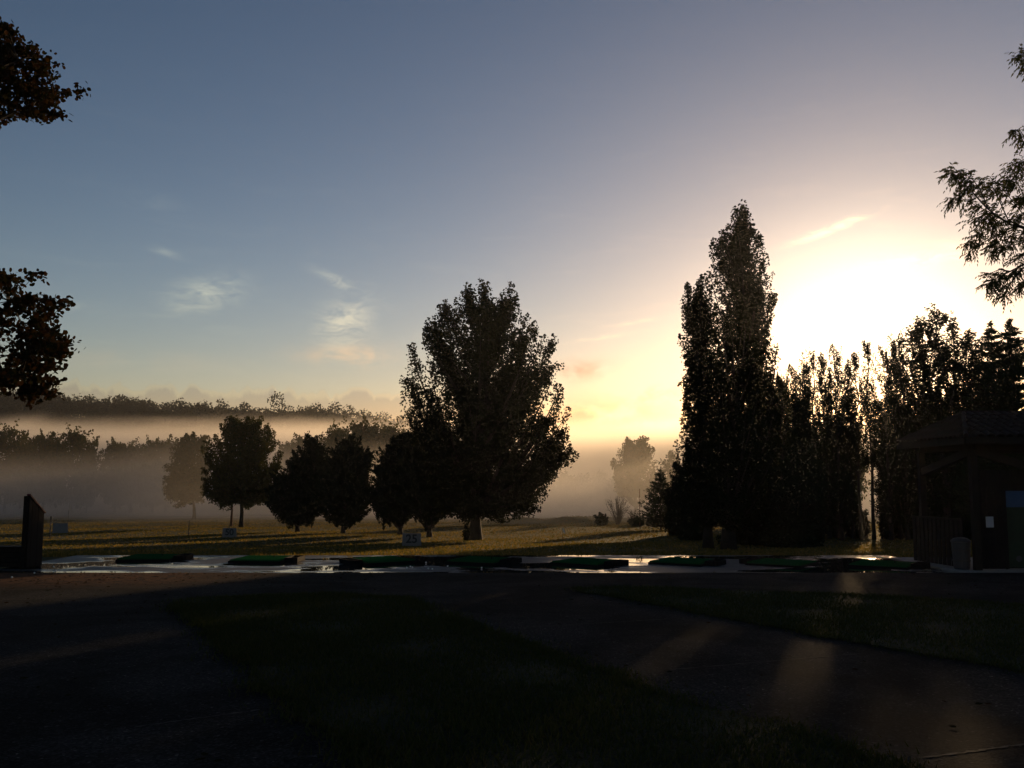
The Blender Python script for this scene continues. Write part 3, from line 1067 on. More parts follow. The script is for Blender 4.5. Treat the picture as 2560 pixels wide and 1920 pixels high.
c2 = crop(2.766, 600, 900)
b, pt = cypress(51, disp([(935, 673, 679), (960, 655, 697), (1000, 615, 713), (1040, 588, 718), (1080, 571, 716), (1105, 580, 705), (1122, 610, 685)]), 746, 75, 460)
plant_tree('cypress', 'bushy dark cypress with pointed top, first beside the round lime', 'tree', b, pt, 'cypress_leaf', group='four dark cypresses')
b, pt = cypress(52, c2([(558, 745, 800), (585, 690, 835), (640, 640, 860), (690, 600, 920), (780, 560, 925), (900, 535, 925), (1000, 530, 915), (1080, 560, 890), (1120, 640, 800)]), 860, 72, 460)
plant_tree('cypress', 'bushy dark cypress with spiky shoulders, second beside the round lime', 'tree', b, pt, 'cypress_leaf', group='four dark cypresses')
b, pt = cypress(53, c2([(528, 1100, 1135), (580, 1060, 1180), (620, 1010, 1210), (700, 950, 1240), (800, 930, 1260), (950, 900, 1260), (1050, 905, 1240), (1100, 960, 1180)]), 1002, 66, 460)
plant_tree('cypress', 'bushy dark cypress standing behind the board numbered 25', 'tree', b, pt, 'cypress_leaf', group='four dark cypresses')
b, pt = cypress(54, c2([(528, 1170, 1290), (600, 1120, 1390), (750, 1085, 1470), (900, 1090, 1500), (1000, 1120, 1500), (1060, 1180, 1450), (1090, 1230, 1400)]), 1074, 63, 460)
plant_tree('cypress', 'bushy dark cypress nearest the thick trunk of the broad poplar', 'tree', b, pt, 'cypress_leaf', group='four dark cypresses')

# --- limes in the mist
b = stand(605, 90)
env = envelope(disp([(898, 500, 560), (930, 467, 590), (960, 445, 603), (1000, 441, 612), (1040, 427, 614), (1070, 440, 602), (1095, 468, 580), (1104, 500, 560)]), 90, b)
plant_tree('round_lime', 'round lime tree with bare trunk beside the cypresses', 'tree', b,
           boughs(RS(61), env, 85, 11, 50, 0.20, rise=1.1, z_low=0.26, tl=0.5, tr=0.38, trunk_r=0.21, limb_r=0.45, fill=0.4, spread=0.45), 'lime_leaf')
b = stand(581, 92)
env = envelope(disp([(1000, 480, 530), (1030, 470, 540), (1060, 462, 540), (1085, 470, 530), (1098, 490, 520)]), 92, b)
plant_tree('slim_lime', 'slim reddish-stemmed young tree under the round lime', 'tree', b,
           crown(RS(62), env, 60, 45, 0.18, 0.55, 0.45, 0.36, limbs=4, limb_z=(0.35, 0.6), trunk_top=0.85, trunk_r=0.13), 'lime_leaf', 'bark_red')
b = stand(488, 128)
env = envelope(disp([(938, 405, 445), (955, 385, 452), (975, 372, 458), (1010, 354, 455), (1050, 348, 448), (1075, 352, 445), (1095, 385, 440)]), 128, b)
plant_tree('misty_lime', 'mist-faded lime tree behind the round lime', 'tree', b,
           boughs(RS(63), env, 50, 12, 42, 0.27, rise=1.1, z_low=0.26, tl=0.65, tr=0.5, trunk_r=0.22, limb_r=0.45, fill=0.4, spread=0.5), 'lime_leaf')

# --- tall twin-topped tree in the golden mist, and its neighbour
b = stand(1588, 150)
env = envelope(crop(3.16, 1350, 1000)([(305, 690, 790), (340, 668, 890), (400, 625, 905), (470, 570, 910), (500, 556, 912), (540, 572, 920), (600, 585, 930), (680, 600, 930), (760, 610, 920)]), 150, b)
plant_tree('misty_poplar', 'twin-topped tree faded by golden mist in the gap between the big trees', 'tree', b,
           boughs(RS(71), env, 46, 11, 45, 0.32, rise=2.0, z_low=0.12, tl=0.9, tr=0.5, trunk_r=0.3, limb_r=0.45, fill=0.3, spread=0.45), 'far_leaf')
b = stand(1682, 135)
env = envelope(crop(3.16, 1350, 1000)([(398, 1030, 1050), (430, 1000, 1085), (470, 970, 1105), (520, 945, 1130), (600, 930, 1150), (700, 930, 1150), (800, 950, 1130)]), 135, b)
plant_tree('misty_fir', 'pointed tree in golden mist tucked behind the shorter poplar', 'tree', b,
           crown(RS(72), env, 170, 50, 0.30, 0.5, 0.6, 0.4, limbs=6, limb_z=(0.1, 0.6), trunk_top=0.92, trunk_r=0.2, align=1.0, template=LEAF_SPRAY, loose=0.7), 'fir_leaf')


# --- layered conifers: whorls of boughs
def whorled(seed, h, w, z0=0.3, levels=16, bough=9, droop=0.15, size=0.22, per=34, upturn=0.3, power=0.85):
    rs = RS(seed)
    tk, br = MB(), MB()
    tk.tube(np.stack((np.zeros(8), np.zeros(8), np.linspace(-0.1, h, 8)), -1), np.linspace(h * 0.016, 0.012, 8), 6)
    C, A = [], []
    for k in range(levels):
        f0 = k / levels
        for i in range(bough):
            f = f0 + rs.uniform(0, 1.0) / levels * 0.97
            z = z0 + (h - z0) * f
            R = w * (1 - f) ** power * rs.uniform(0.75, 1.1) * min(1.0, (1 - f) * 12 + 0.1) + 0.03
            a = 2 * math.pi * (i + rs.uniform(-0.35, 0.35)) / bough + k
            r = R * rs.uniform(0.7, 1.08)
            d = np.array((math.cos(a), math.sin(a), 0))
            p0 = np.array((0, 0, z))
            p2 = p0 + d * r + np.array((0, 0, r * (upturn - droop)))
            p1 = p0 + d * r * 0.55 + np.array((0, 0, -droop * r))
            pts = bez(p0, p1, p2, 5)
            br.tube(pts, np.linspace(0.02 + 0.006 * r, 0.006, 5), 3, False)
            m = max(4, int(per * r / w) + 3)
            t = rs.uniform(0.15, 1.02, m)
            q = np.stack([np.interp(t, np.linspace(0, 1, 5), pts[:, j]) for j in range(3)], -1)
            q += rs.normal(0, 0.05 + 0.07 * r, (m, 3)) * np.array((1, 1, 0.45))
            C.append(q)
            A.append(np.tile(d * 0.8 + np.array((0, 0, 0.25)), (m, 1)))
    C, A = np.concatenate(C), np.concatenate(A)
    lv, lf = leaf_cards(rs, C, size, LEAF_SPRAY, unit(A), 0.55)
    return tk, br, lv, lf


def conifer(name, label, u, vtop, dep, w, seed, **kw):
    b = stand(u, dep)
    h = P(u, vtop, dep)[2] - b[2]
    return plant_tree(name, label, 'tree', b, whorled(seed, h, w, **kw), 'fir_leaf')


conifer('young_pine', 'young pine with tiered boughs beside the bare shrub', 1650, 1172, 82, 2.5, 81, levels=13, bough=12, per=110, size=0.25, upturn=0.45)
conifer('spruce', 'pointed spruce rising behind the shelter roof beside the slender poplars', 2497, 803, 55, 3.3, 82, z0=1.0, levels=32, bough=11, per=190, size=0.23, power=0.72)
conifer('spruce', 'pointed spruce at the edge of view behind the shelter roof', 2546, 794, 53, 3.3, 83, z0=1.0, levels=32, bough=11, per=190, size=0.23, power=0.72)


# --- dark evergreens and undergrowth below the poplars
def mound(name, label, u, vtop, dep, half_w, seed, n=200, size=0.16, mat='cypress_leaf', nleaf=80, cat='shrub', group=None, pointed=1.0):
    b = stand(u, dep)
    h = P(u, vtop, dep)[2] - b[2]
    zz = np.linspace(0.08, h, 9)
    f = np.clip(zz / h, 0, 1)
    w = half_w * np.sqrt(np.clip(1 - f ** (2 * pointed), 0.01, 1)) * (0.82 + 0.18 * np.sin(f * 9 + seed))
    env = np.stack((zz, -w, w * (0.9 + 0.2 * np.sin(f * 7 + seed * 2))), -1)
    pt = crown(RS(seed), env, n, nleaf, size, 0.6, min(0.5, h * 0.16), min(0.34, h * 0.12), limbs=7, limb_z=(0.03, 0.1), trunk_top=0.6, trunk_r=0.05 + 0.012 * h, twig_r=0.02)
    return plant_tree(name, label, cat, b, pt, mat, group=group)


mound('evergreen', 'rounded dark evergreen before the first slender poplars', 2012, 1008, 48, 1.45, 91, 330, 0.14, cat='tree')
mound('evergreen', 'squat dark evergreen wedged between the young pine and the shorter poplar', 1700, 1160, 66, 1.7, 92, 190, 0.16)
mound('evergreen', 'low dark evergreen at the foot of the great poplars', 1735, 1215, 56, 1.5, 93, 160, 0.15)
mound('evergreen', 'broad dark evergreen filling the gap right of the great poplar trunk', 1905, 1120, 50, 1.5, 94, 220, 0.15)
mound('laurel', 'dark laurel under the evergreens beside the poplar trunks', 1965, 1215, 47, 1.3, 95, 150, 0.13)
mound('laurel', 'dark laurel low behind the great poplar trunk', 1850, 1225, 49, 1.5, 96, 150, 0.13)
mound('small_bush', 'small round bush beside the bare shrub', 1503, 1281, 95, 0.95, 97, 70, 0.18)
mound('small_bush', 'small low bush right of the bare shrub', 1590, 1292, 92, 1.0, 98, 70, 0.17)
mound('trunk_sprout', 'small leafy sprout against the thick trunk of the broad poplar', 1167, 1303, 57.4, 0.22, 99, 20, 0.12, 'poplar_leaf', 30)
# undergrowth among the slender poplars
for i, (u, v, dp, w) in enumerate(((1985, 1262, 60, 0.9), (2030, 1275, 61, 0.9), (2085, 1268, 62, 1.0), (2150, 1278, 62, 1.0), (2215, 1272, 61, 1.0), (2270, 1262, 59, 1.0), (2330, 1255, 57, 1.1), (2400, 1240, 56, 1.2), (2480, 1235, 54, 1.3), (2545, 1230, 52, 1.3))):
    b = stand(u, dp)
    h = P(u, v, dp)[2] - b[2]
    if i == 0:
        under = mound('undergrowth_bush', 'low leafy bush under the poplar row, %s from the dark evergreen' % ORD[i], u, v, dp, w, 130, 90, 0.16, 'poplar_leaf', 60, group='undergrowth under the poplar row')
        uh = h
    else:
        copy_tree(under, 'undergrowth_bush', 'low leafy bush under the poplar row, %s from the dark evergreen' % ORD[i], b, 1.9 * i, (w, w, h / uh))


# --- a bare shrub
def bare_shrub(u, vtop, dep, spread, seed, label, n=26):
    rs = RS(seed)
    b = stand(u, dep)
    h = P(u, vtop, dep)[2] - b[2]
    mb = MB()
    for i in range(n):
        a = rs.uniform(0, 2 * math.pi)
        r = spread * rs.uniform(0.15, 1.0)
        hh = h * (1 - 0.35 * (r / spread) ** 2) * rs.uniform(0.75, 1.0)
        p2 = np.array((r * math.cos(a), r * math.sin(a), hh))
        p1 = p2 * np.array((0.35, 0.35, 0.55)) + rs.normal(0, 0.1, 3)
        pts = bez(np.array((0.12 * math.cos(a), 0.12 * math.sin(a), -0.05)), p1, p2, 7)
        mb.tube(pts, np.linspace(0.035, 0.008, 7), 4, False)
        for k in range(5):
            t = rs.randint(2, 6)
            q = pts[t] + rs.normal(0, 0.22, 3) + np.array((p2[0], p2[1], h * 0.5)) * 0.18
            mb.tube(bez(pts[t], (pts[t] + q) / 2 + rs.normal(0, 0.04, 3), q, 4), np.linspace(0.016, 0.006, 4), 3, False)
    t = thing('bare_shrub', label, 'shrub', b)
    add('branches', mb.mesh('branches'), M['twig'], t)['kind'] = 'stuff'


bare_shrub(1543, 1226, 98, 1.6, 141, 'leafless shrub of thin fanning stems in the golden mist', 34)
bare_shrub(1583, 1268, 95, 1.0, 142, 'smaller leafless shrub between the tall bare one and the young pine', 16)

# --- the tree line in the mist across the field
def round_proto(seed, h=14.0, w=6.0, leaf=0.45, n=200, nl=60):
    zz = np.linspace(2.0, h, 9)
    f = (zz - 2) / (h - 2)
    rs = RS(seed)
    wl = w * np.sqrt(np.clip(1 - (1.9 * f - 0.85) ** 2 * 0.9, 0.02, 1)) * (0.85 + 0.25 * rs.uniform(0, 1, 9))
    wr = w * np.sqrt(np.clip(1 - (1.9 * f - 0.85) ** 2 * 0.9, 0.02, 1)) * (0.85 + 0.25 * rs.uniform(0, 1, 9))
    return crown(rs, np.stack((zz, -wl, wr), -1), n, nl, leaf, 0.45, 1.3, 0.9, limbs=9, limb_z=(0.2, 0.5), trunk_top=0.75, trunk_r=0.3, twig_r=0.06)


rounds = []
mid = [(15, 1072, 190, 1.0), (75, 1092, 205, 0.8), (120, 1084, 200, 0.75), (175, 1080, 195, 0.9), (232, 1108, 205, 0.7), (280, 1102, 200, 0.7), (330, 1112, 210, 0.7), (375, 1100, 205, 0.75), (425, 1098, 205, 0.8), (-60, 1075, 190, 1.0),
       (758, 1090, 200, 0.7), (715, 1108, 205, 0.8), (835, 1072, 185, 0.75), (880, 1056, 180, 0.8), (930, 1052, 182, 0.85), (975, 1066, 185, 0.75), (1020, 1085, 190, 0.9)]
for i, (u, v, dp, s) in enumerate(mid):
    b = stand(u, dp)
    h = P(u, v, dp)[2] - b[2]
    s *= (1.0, 1.45, 0.8, 1.25, 0.7, 1.1, 1.5)[i % 7]
    u += (0, 9, -8, 6, -12, 10)[i % 6]
    b = stand(u, dp)
    lab = 'mist-veiled tree of the far field edge, %s from the round lime towards the frame edge' % ORD[9 if i == 9 else 8 - i] if i < 10 else 'misty tree showing above the cypresses, %s from the round lime' % ORD[(1, 0, 2, 3, 4, 5, 6)[i - 10]]
    if i < 3:
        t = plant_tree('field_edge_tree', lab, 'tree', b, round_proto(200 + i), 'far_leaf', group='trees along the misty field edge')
        t.scale = (s, s, h / 14.0)
        rounds.append(t)
    else:
        copy_tree(rounds[i % 3], 'field_edge_tree', lab, b, 0.9 * i, (s, s, h / 14.0), 'trees along the misty field edge')
for i, (u, v) in enumerate(((1250, 1184), (1310, 1188), (1362, 1176), (1412, 1180), (1455, 1186), (1500, 1182), (1545, 1190), (1640, 1178))):
    dp = 215 + 9 * (i % 3)
    b = stand(u, dp)
    h = P(u, v, dp)[2] - b[2]
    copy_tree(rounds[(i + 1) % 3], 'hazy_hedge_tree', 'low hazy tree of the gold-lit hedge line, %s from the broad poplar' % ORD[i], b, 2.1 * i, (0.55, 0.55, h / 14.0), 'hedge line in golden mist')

# --- the grove behind the slender poplars
for i, (x, y, top) in enumerate(((26.8, 100, 14.4), (30.5, 103, 12.8), (35, 99, 7.6), (45.5, 104, 7.0), (48.5, 99, 7.0), (53, 104, 7.4), (57, 101, 7.6), (62, 104, 8.0))):
    b = np.array((x, y, gz(x, y)))
    copy_tree(rounds[i % 3], 'grove_tree', 'shaded tree of the grove behind the slender poplars, %s from the great poplar' % ORD[i], b, 1.7 * i, (0.5, 0.5, (top - b[2]) / 14.0), 'grove behind the slender poplars')

# --- the wooded ridge beyond the valley
def ridge_wood():
    rs = RS(300)
    C = []
    n = 760
    x = rs.uniform(-310, 15, n)
    y = 396 + 74 * rs.uniform(0, 1, n) ** 0.6
    rad = rs.uniform(2.6, 5.6, n)
    hz = 5 + rs.gamma(3.0, 1.15, n)
    for i in range(n):
        g = gz(x[i], y[i])
        m = int(60 + 6 * rad[i] ** 2)
        d = unit(rs.normal(size=(m, 3))) * rad[i] * rs.uniform(0.45, 1.06, (m, 1)) * np.array((1, 1, 0.95))
        C.append(d + np.array((x[i], y[i], g + hz[i] - rad[i] * 0.6)))
        k = 14
        C.append(np.stack((x[i] + rs.normal(0, rad[i] * 0.5, k), y[i] + rs.normal(0, 1, k), g + rs.uniform(0, hz[i] * 0.7, k)), -1))
    C = np.concatenate(C)
    lv, lf = leaf_cards(rs, C, 1.1)
    o = add('woods', newmesh('woods', lv, [lf]), M['wood_leaf'])
    o['kind'] = 'stuff'
    o['label'] = 'dark wood covering the ridge above the valley mist'
    o['category'] = 'wood'


ridge_wood()
for i, (u, v, s) in enumerate(((500, 1003, 0.62), (560, 1005, 0.7), (605, 1008, 0.8), (632, 1010, 0.5), (668, 1012, 0.5), (690, 1012, 0.5), (735, 1010, 0.8), (815, 1013, 0.9), (890, 1013, 0.95), (985, 1033, 0.7))):
    dp = 455
    b = stand(u, dp)
    h = min(8.6, max(7.0, P(u, v, dp)[2] - b[2]))
    s = max(0.9, s * 1.25)
    copy_tree(rounds[i % 3], 'ridge_tree', 'single tree crown on the far ridge line, %s counted from the autumn tree' % ORD[i], b, 1.1 * i, (s, s, h / 14.0), 'crowns along the ridge line')


# --- the autumn tree at the edge of view, its boughs reaching in
def autumn_tree():
    rs = RS(401)
    dep = 20.0
    tx = P(-560, 900, dep)[0]
    tz = float(apron_z(dep))
    T = thing('autumn_tree', 'tree with rust-brown autumn leaves, boughs reaching in at the frame edge', 'tree', (tx, dep, tz))
    org = np.array((tx, dep, tz))
    tk, br = MB(), MB()
    zz = np.linspace(0, 13, 12)
    path = np.stack((0.2 * np.sin(zz * 0.5), 0.15 * np.sin(zz * 0.7), zz - 0.1 * (zz == 0)), -1)
    tk.tube(path, 0.26 * (1 - 0.9 * zz / 13) * (1 + 0.5 * np.exp(-zz / 0.4)) + 0.015, 10)
    polyA = np.array([(-420, 20), (0, 52), (30, 62), (40, 88), (72, 98), (104, 126), (112, 142), (98, 158), (104, 182), (150, 184), (183, 180), (184, 196), (172, 216), (140, 204), (120, 206), (136, 262), (122, 270), (98, 250), (66, 256), (40, 245), (0, 262), (-420, 330)]) * D
    polyB = np.array([(-420, 560), (0, 578), (30, 588), (78, 588), (74, 628), (94, 652), (104, 644), (142, 652), (136, 678), (102, 690), (110, 704), (128, 700), (120, 722), (157, 752), (128, 776), (118, 792), (92, 800), (112, 818), (132, 828), (120, 846), (84, 858), (72, 868), (40, 850), (0, 846), (-420, 900)]) * D
    tufts = []
    for poly, n, seed in ((polyA, 520, 1), (polyB, 640, 2)):
        r2 = RS(410 + seed)
        lo, hi = poly.min(0), poly.max(0)
        q = r2.uniform(lo, hi, (n * 6, 2))
        q = q[in_poly(q[:, 0], q[:, 1], poly)][:n]
        for u, v in q:
            tufts.append(P(u, v, dep + r2.normal(0, 0.6)) - org)
    inner = len(tufts)
    # the rest of the crown, outside the picture
    for k in range(220):
        z = rs.uniform(3.6, 15.5)
        r = 4.6 * math.sqrt(max(0.05, 1 - ((z - 9) / 7.2) ** 2)) * rs.uniform(0.35, 1) ** 0.5
        a = rs.uniform(0, 2 * math.pi)
        p = np.array((r * math.cos(a), r * math.sin(a), z))
        if p[0] < 1.5:
            tufts.append(p)
    tufts = np.array(tufts)
    nodes = [path[3:]]
    for z0, u, v in ((3.2, 60, 760), (3.6, 90, 700), (4.2, 20, 650), (7.2, 120, 200), (7.6, 60, 235), (8.0, 40, 130), (2.8, 60, 830)):
        e = P(u * D, v * D, dep + rs.normal(0, 0.3)) - org
        s0 = np.array([np.interp(z0, path[:, 2], path[:, j]) for j in range(3)])
        pts = bez(s0, s0 * 0.45 + e * 0.55 + np.array((0, 0, 0.35)), e, 14)
        br.tube(pts, np.linspace(0.075, 0.008, 14), 5)
        nodes.append(pts[2:])
    for k in range(7):
        a = rs.uniform(1.8, 4.6)
        z0 = rs.uniform(3, 9)
        s0 = np.array([np.interp(z0, path[:, 2], path[:, j]) for j in range(3)])
        e = np.array((3.6 * math.cos(a), 3.6 * math.sin(a), z0 + rs.uniform(1, 4)))
        pts = bez(s0, (s0 + e) / 2 + np.array((0, 0, 0.6)), e, 8)
        br.tube(pts, np.linspace(0.07, 0.01, 8), 5)
        nodes.append(pts[2:])
    nd = np.concatenate(nodes)
    C = []
    for i, q in enumerate(tufts):
        s0 = nd[np.argmin(np.linalg.norm(nd - q, axis=1))]
        br.tube(bez(s0, (s0 + q) / 2 + rs.normal(0, 0.04, 3), q, 4), np.linspace(0.012, 0.004, 4), 3, False)
        m = 34 if i < inner else 26
        sc = 1.0 if i < inner else 2.0
        C.append(q + rs.normal(0, 1, (m, 3)) * np.array((0.115, 0.13, 0.062)) * sc)
    C = np.concatenate(C)
    lv, lf = leaf_cards(rs, C, 0.092, LEAF_ROUND)
    add('trunk', tk.mesh('trunk', True), M['bark'], T)
    add('branches', br.mesh('branches', True), M['bark'], T)['kind'] = 'stuff'
    add('crown', newmesh('crown', lv, [lf]), M['autumn_leaf'], T)['kind'] = 'stuff'


autumn_tree()


# --- the ash at the other edge of view: feathered leaves hanging from fine twigs
def ash_tree():
    rs = RS(501)
    dep = 12.0
    org = np.array((P(3050, 900, dep)[0], dep + 0.5, float(apron_z(dep))))
    T = thing('ash_tree', 'tree with feathered pointed leaflets hanging in at the frame edge above the shelter', 'tree', org)
    tk, br = MB(), MB()
    zz = np.linspace(0, 9, 10)
    path = np.stack((0.15 * np.sin(zz * 0.6), 0.1 * np.sin(zz), zz - 0.1 * (zz == 0)), -1)
    tk.tube(path, 0.2 * (1 - 0.88 * zz / 9) * (1 + 0.5 * np.exp(-zz / 0.4)) + 0.012, 10)
    c8 = lambda x, y: (2200 + x / 2.212, 50 + y / 2.212)
    # boughs in view, drawn from the heart of the spray outward
    twigs = [[(1250, 1330), (900, 1180), (720, 1130), (600, 1050), (500, 940), (420, 860), (385, 830)],
             [(720, 1130), (600, 1060), (480, 1000), (390, 985)], [(600, 1050), (560, 950), (520, 890), (470, 850)],
             [(900, 1180), (760, 1130), (620, 1140), (540, 1180), (480, 1230)], [(760, 1150), (660, 1190), (570, 1230), (500, 1280)],
             [(900, 1200), (760, 1240), (690, 1250), (620, 1270)], [(720, 1130), (660, 1000), (620, 920), (560, 880)],
             [(900, 1180), (780, 1060), (700, 960), (640, 900)], [(900, 1180), (820, 1020), (760, 900), (700, 880)],
             [(1250, 1330), (960, 1330), (820, 1340), (720, 1390), (640, 1430), (590, 1460)], [(820, 1340), (740, 1430), (700, 1490), (680, 1520)],
             [(720, 1390), (660, 1380), (610, 1400)], [(960, 1330), (820, 1420), (770, 1480)], [(900, 1200), (800, 1280), (760, 1330)],
             [(1100, 900), (900, 800), (800, 770), (750, 790)], [(900, 800), (820, 680), (780, 620), (750, 610)], [(900, 820), (820, 840), (760, 850), (720, 840)],
             [(1050, 380), (900, 250), (820, 190), (770, 180)], [(900, 260), (830, 240), (780, 240)], [(1100, 900), (950, 950), (840, 960), (780, 1000)],
             [(900, 1180), (820, 1180), (700, 1200), (640, 1240)], [(760, 1130), (640, 1090), (560, 1110), (510, 1100)]]
    leaves_at, leaves_dir = [], []
    starts = []
    for tw in twigs:
        dd = dep + rs.normal(0, 0.22)
        pts = np.array([P(*c8(x, y), dd + rs.normal(0, 0.05)) - org for x, y in tw])
        s = np.linspace(0, len(tw) - 1, len(tw) * 4)
        pts = np.stack([np.interp(s, np.arange(len(tw)), pts[:, j]) for j in range(3)], -1)
        starts.append(pts[0])
        br.tube(pts, np.linspace(0.02 if len(tw) > 5 else 0.010, 0.003, len(pts)), 4, False)
        L = np.linalg.norm(np.diff(pts, axis=0), axis=1).sum()
        m = int(L / 0.018)
        t = rs.uniform(0.12, 1.0, m) ** 0.8
        t[:2] = 1.0
        for k in t:
            i = min(len(pts) - 2, int(k * (len(pts) - 1)))
            f = k * (len(pts) - 1) - i
            p = pts[i] * (1 - f) + pts[i + 1] * f
            d = unit(pts[i + 1] - pts[i])
            leaves_at.append(p)
            leaves_dir.append(d)
    # boughs from the trunk to those sprays, and the rest of the crown outside the picture
    for s0 in (starts[0], starts[9], starts[14], starts[17]):
        z0 = max(2.0, s0[2] - 1.3)
        a = np.array([np.interp(z0, path[:, 2], path[:, j]) for j in range(3)])
        br.tube(bez(a, (a + s0) / 2 + np.array((0, 0, 0.3)), s0, 9), np.linspace(0.06, 0.02, 9), 5, False)
    for k in range(12):
        a = rs.uniform(-1.2, 1.2)
        z0 = rs.uniform(2.4, 7.5)
        s0 = np.array([np.interp(z0, path[:, 2], path[:, j]) for j in range(3)])
        e = np.array((2.6 * math.cos(a), 2.6 * math.sin(a), z0 + rs.uniform(0.6, 2.4)))
        pts = bez(s0, (s0 + e) / 2 + np.array((0, 0, 0.4)), e, 9)
        br.tube(pts, np.linspace(0.05, 0.008, 9), 4, False)
        for j in range(90):
            i = rs.randint(3, 8)
            leaves_at.append(pts[i] + rs.normal(0, 0.28, 3))
            leaves_dir.append(unit(pts[i] - pts[i - 1]))
    # one feathered leaf: nine hanging leaflets on a drooping stalk
    la, ld = np.array(leaves_at), np.array(leaves_dir)
    n = len(la)
    side = unit(np.cross(ld, rs.normal(size=(n, 3))))
    V, Fc, cnt = [], [], 0
    stalk = unit(ld * 0.35 + side * 0.75 + np.array((0, 0, -0.25)) + 0.35 * rs.normal(size=(n, 3)))
    Ls = rs.uniform(0.10, 0.19, n)
    for j in range(9):
        f = (j // 2 + 1) / 5.0
        sg = (1 if j % 2 else -1) if j < 8 else 0
        droop = np.array((0, 0, -1.0)) * (0.30 * Ls * f * f)[:, None]
        at = la + stalk * (Ls * f)[:, None] + droop
        sd = unit(np.cross(stalk, np.array((0, 0, 1.0)) + 0.3 * rs.normal(size=(n, 3))))
        dirn = unit(stalk * 0.75 + sd * 0.55 * sg + np.array((0, 0, -0.75)) + 0.22 * rs.normal(size=(n, 3)))
        wv = unit(np.cross(dirn, rs.normal(size=(n, 3))))
        ll = (rs.uniform(0.045, 0.072, n))[:, None]
        ww = 0.0095
        quad = np.stack((at, at + dirn * ll * 0.42 + wv * ww, at + dirn * ll, at + dirn * ll * 0.42 - wv * ww), 1)
        V.append(quad.reshape(-1, 3))
        Fc.append(np.arange(n * 4).reshape(-1, 4) + cnt)
        cnt += n * 4
    # thin stalks
    e = la + stalk * (Ls * 0.95)[:, None] + np.array((0, 0, -0.24)) * Ls[:, None]
    wv = unit(np.cross(stalk, rs.normal(size=(n, 3)))) * 0.0018
    V.append(np.stack((la - wv, la + wv, e + wv, e - wv), 1).reshape(-1, 3))
    Fc.append(np.arange(n * 4).reshape(-1, 4) + cnt)
    add('trunk', tk.mesh('trunk', True), M['bark'], T)
    add('branches', br.mesh('branches', True), M['bark'], T)['kind'] = 'stuff'
    add('crown', newmesh('crown', np.concatenate(V), [np.concatenate(Fc)]), M['ash_leaf'], T)['kind'] = 'stuff'


ash_tree()

# ------------------------------------------------------------------ the tee mats
def make_mat(i, u, v, yaw, w, d, tray_side, label):
    """a green turf mat on a black rubber base with a ball tray at one end"""
    y0 = 2.28 * F / (v - 1195) * 1.0
    x0 = P(u, v, y0)[0]
    T = thing('golf_mat', label, 'golf mat', (x0, y0, -0.629), yaw, 'tee mats on the wet pad')
    bm = MB().box((0, 0, 0.025), (w + 0.06, d + 0.06, 0.05))
    add('rubber_base', bm.mesh('rubber_base'), M['rubber'], T)
    # turf slab with softened rim
    hw, hd = w / 2, d / 2
    z0, z1 = 0.052, 0.09
    r = 0.02
    v8 = [(-hw, -hd, z0), (hw, -hd, z0), (hw, hd, z0), (-hw, hd, z0), (-hw, -hd, z1 - r * 0.6), (hw, -hd, z1 - r * 0.6), (hw, hd, z1 - r * 0.6), (-hw, hd, z1 - r * 0.6),
          (-hw + r, -hd + r, z1), (hw - r, -hd + r, z1), (hw - r, hd - r, z1), (-hw + r, hd - r, z1)]
    q = [(0, 1, 5, 4), (1, 2, 6, 5), (2, 3, 7, 6), (3, 0, 4, 7), (4, 5, 9, 8), (5, 6, 10, 9), (6, 7, 11, 10), (7, 4, 8, 11), (8, 9, 10, 11)]
    add('turf', MB().raw(v8, q).mesh('turf'), M['turf'], T)
    # tray: floor and three raised lips, its outer corners cut off
    s = tray_side
    tr = MB()
    x1, x2 = s * (hw + 0.032), s * (hw + 0.36)
    out = [(x1, -0.42), (x2 - s * 0.08, -0.42), (x2, -0.32), (x2, 0.32), (x2 - s * 0.08, 0.42), (x1, 0.42)]
    n = len(out)
    lo = [(a, b, 0.0) for a, b in out]
    hi = [(a, b, 0.125) for a, b in out]
    cx = (x1 + x2) / 2
    inn = [(cx + (a - cx) * 0.86, b * 0.9, 0.125) for a, b in out]
    fl = [(cx + (a - cx) * 0.84, b * 0.88, 0.02) for a, b in out]
    qs = []
    for k in range(n):
        m = (k + 1) % n
        qs += [(k, m, n + m, n + k), (n + k, n + m, 2 * n + m, 2 * n + k), (2 * n + k, 2 * n + m, 3 * n + m, 3 * n + k)]
    tr.raw(lo + hi + inn + fl, qs, [tuple(3 * n + k for k in range(n))])
    add('ball_tray', tr.mesh('ball_tray'), M['rubber'], T)
    # rubber tee
    tee = MB().tube([(0.25 * s, 0.1, 0.085), (0.25 * s, 0.1, 0.14)], [0.016, 0.011], 8)
    add('rubber_tee', tee.mesh('rubber_tee'), M['rubber'], T)
    return T


mats = [(380, 1394, 0.03, 1, 'dark green tee mat nearest the sloping plank screen, tray towards its neighbour'),
        (660, 1398, -0.10, 1, 'bright sunlit green tee mat with black tray'),
        (950, 1401, 0.62, -1, 'green tee mat turned askew below the board numbered 25'),
        (1204, 1401, -0.42, 1, 'dark tee mat with golf balls scattered in front of it'),
        (1470, 1405, -0.62, 1, 'dark tee mat fifth from the sloping plank screen'),
        (1710, 1404, -0.55, 1, 'dark tee mat in front of the great poplar trunk'),
        (1955, 1407, -0.62, -1, 'dark tee mat just short of the sun glint'),
        (2210, 1411, -0.6, 1, 'dark tee mat beside the sun glint and the shelter')]
for i, (u, v, yaw, side, lab) in enumerate(mats):
    make_mat(i, u, v, yaw, 1.4, 1.4, side, lab)

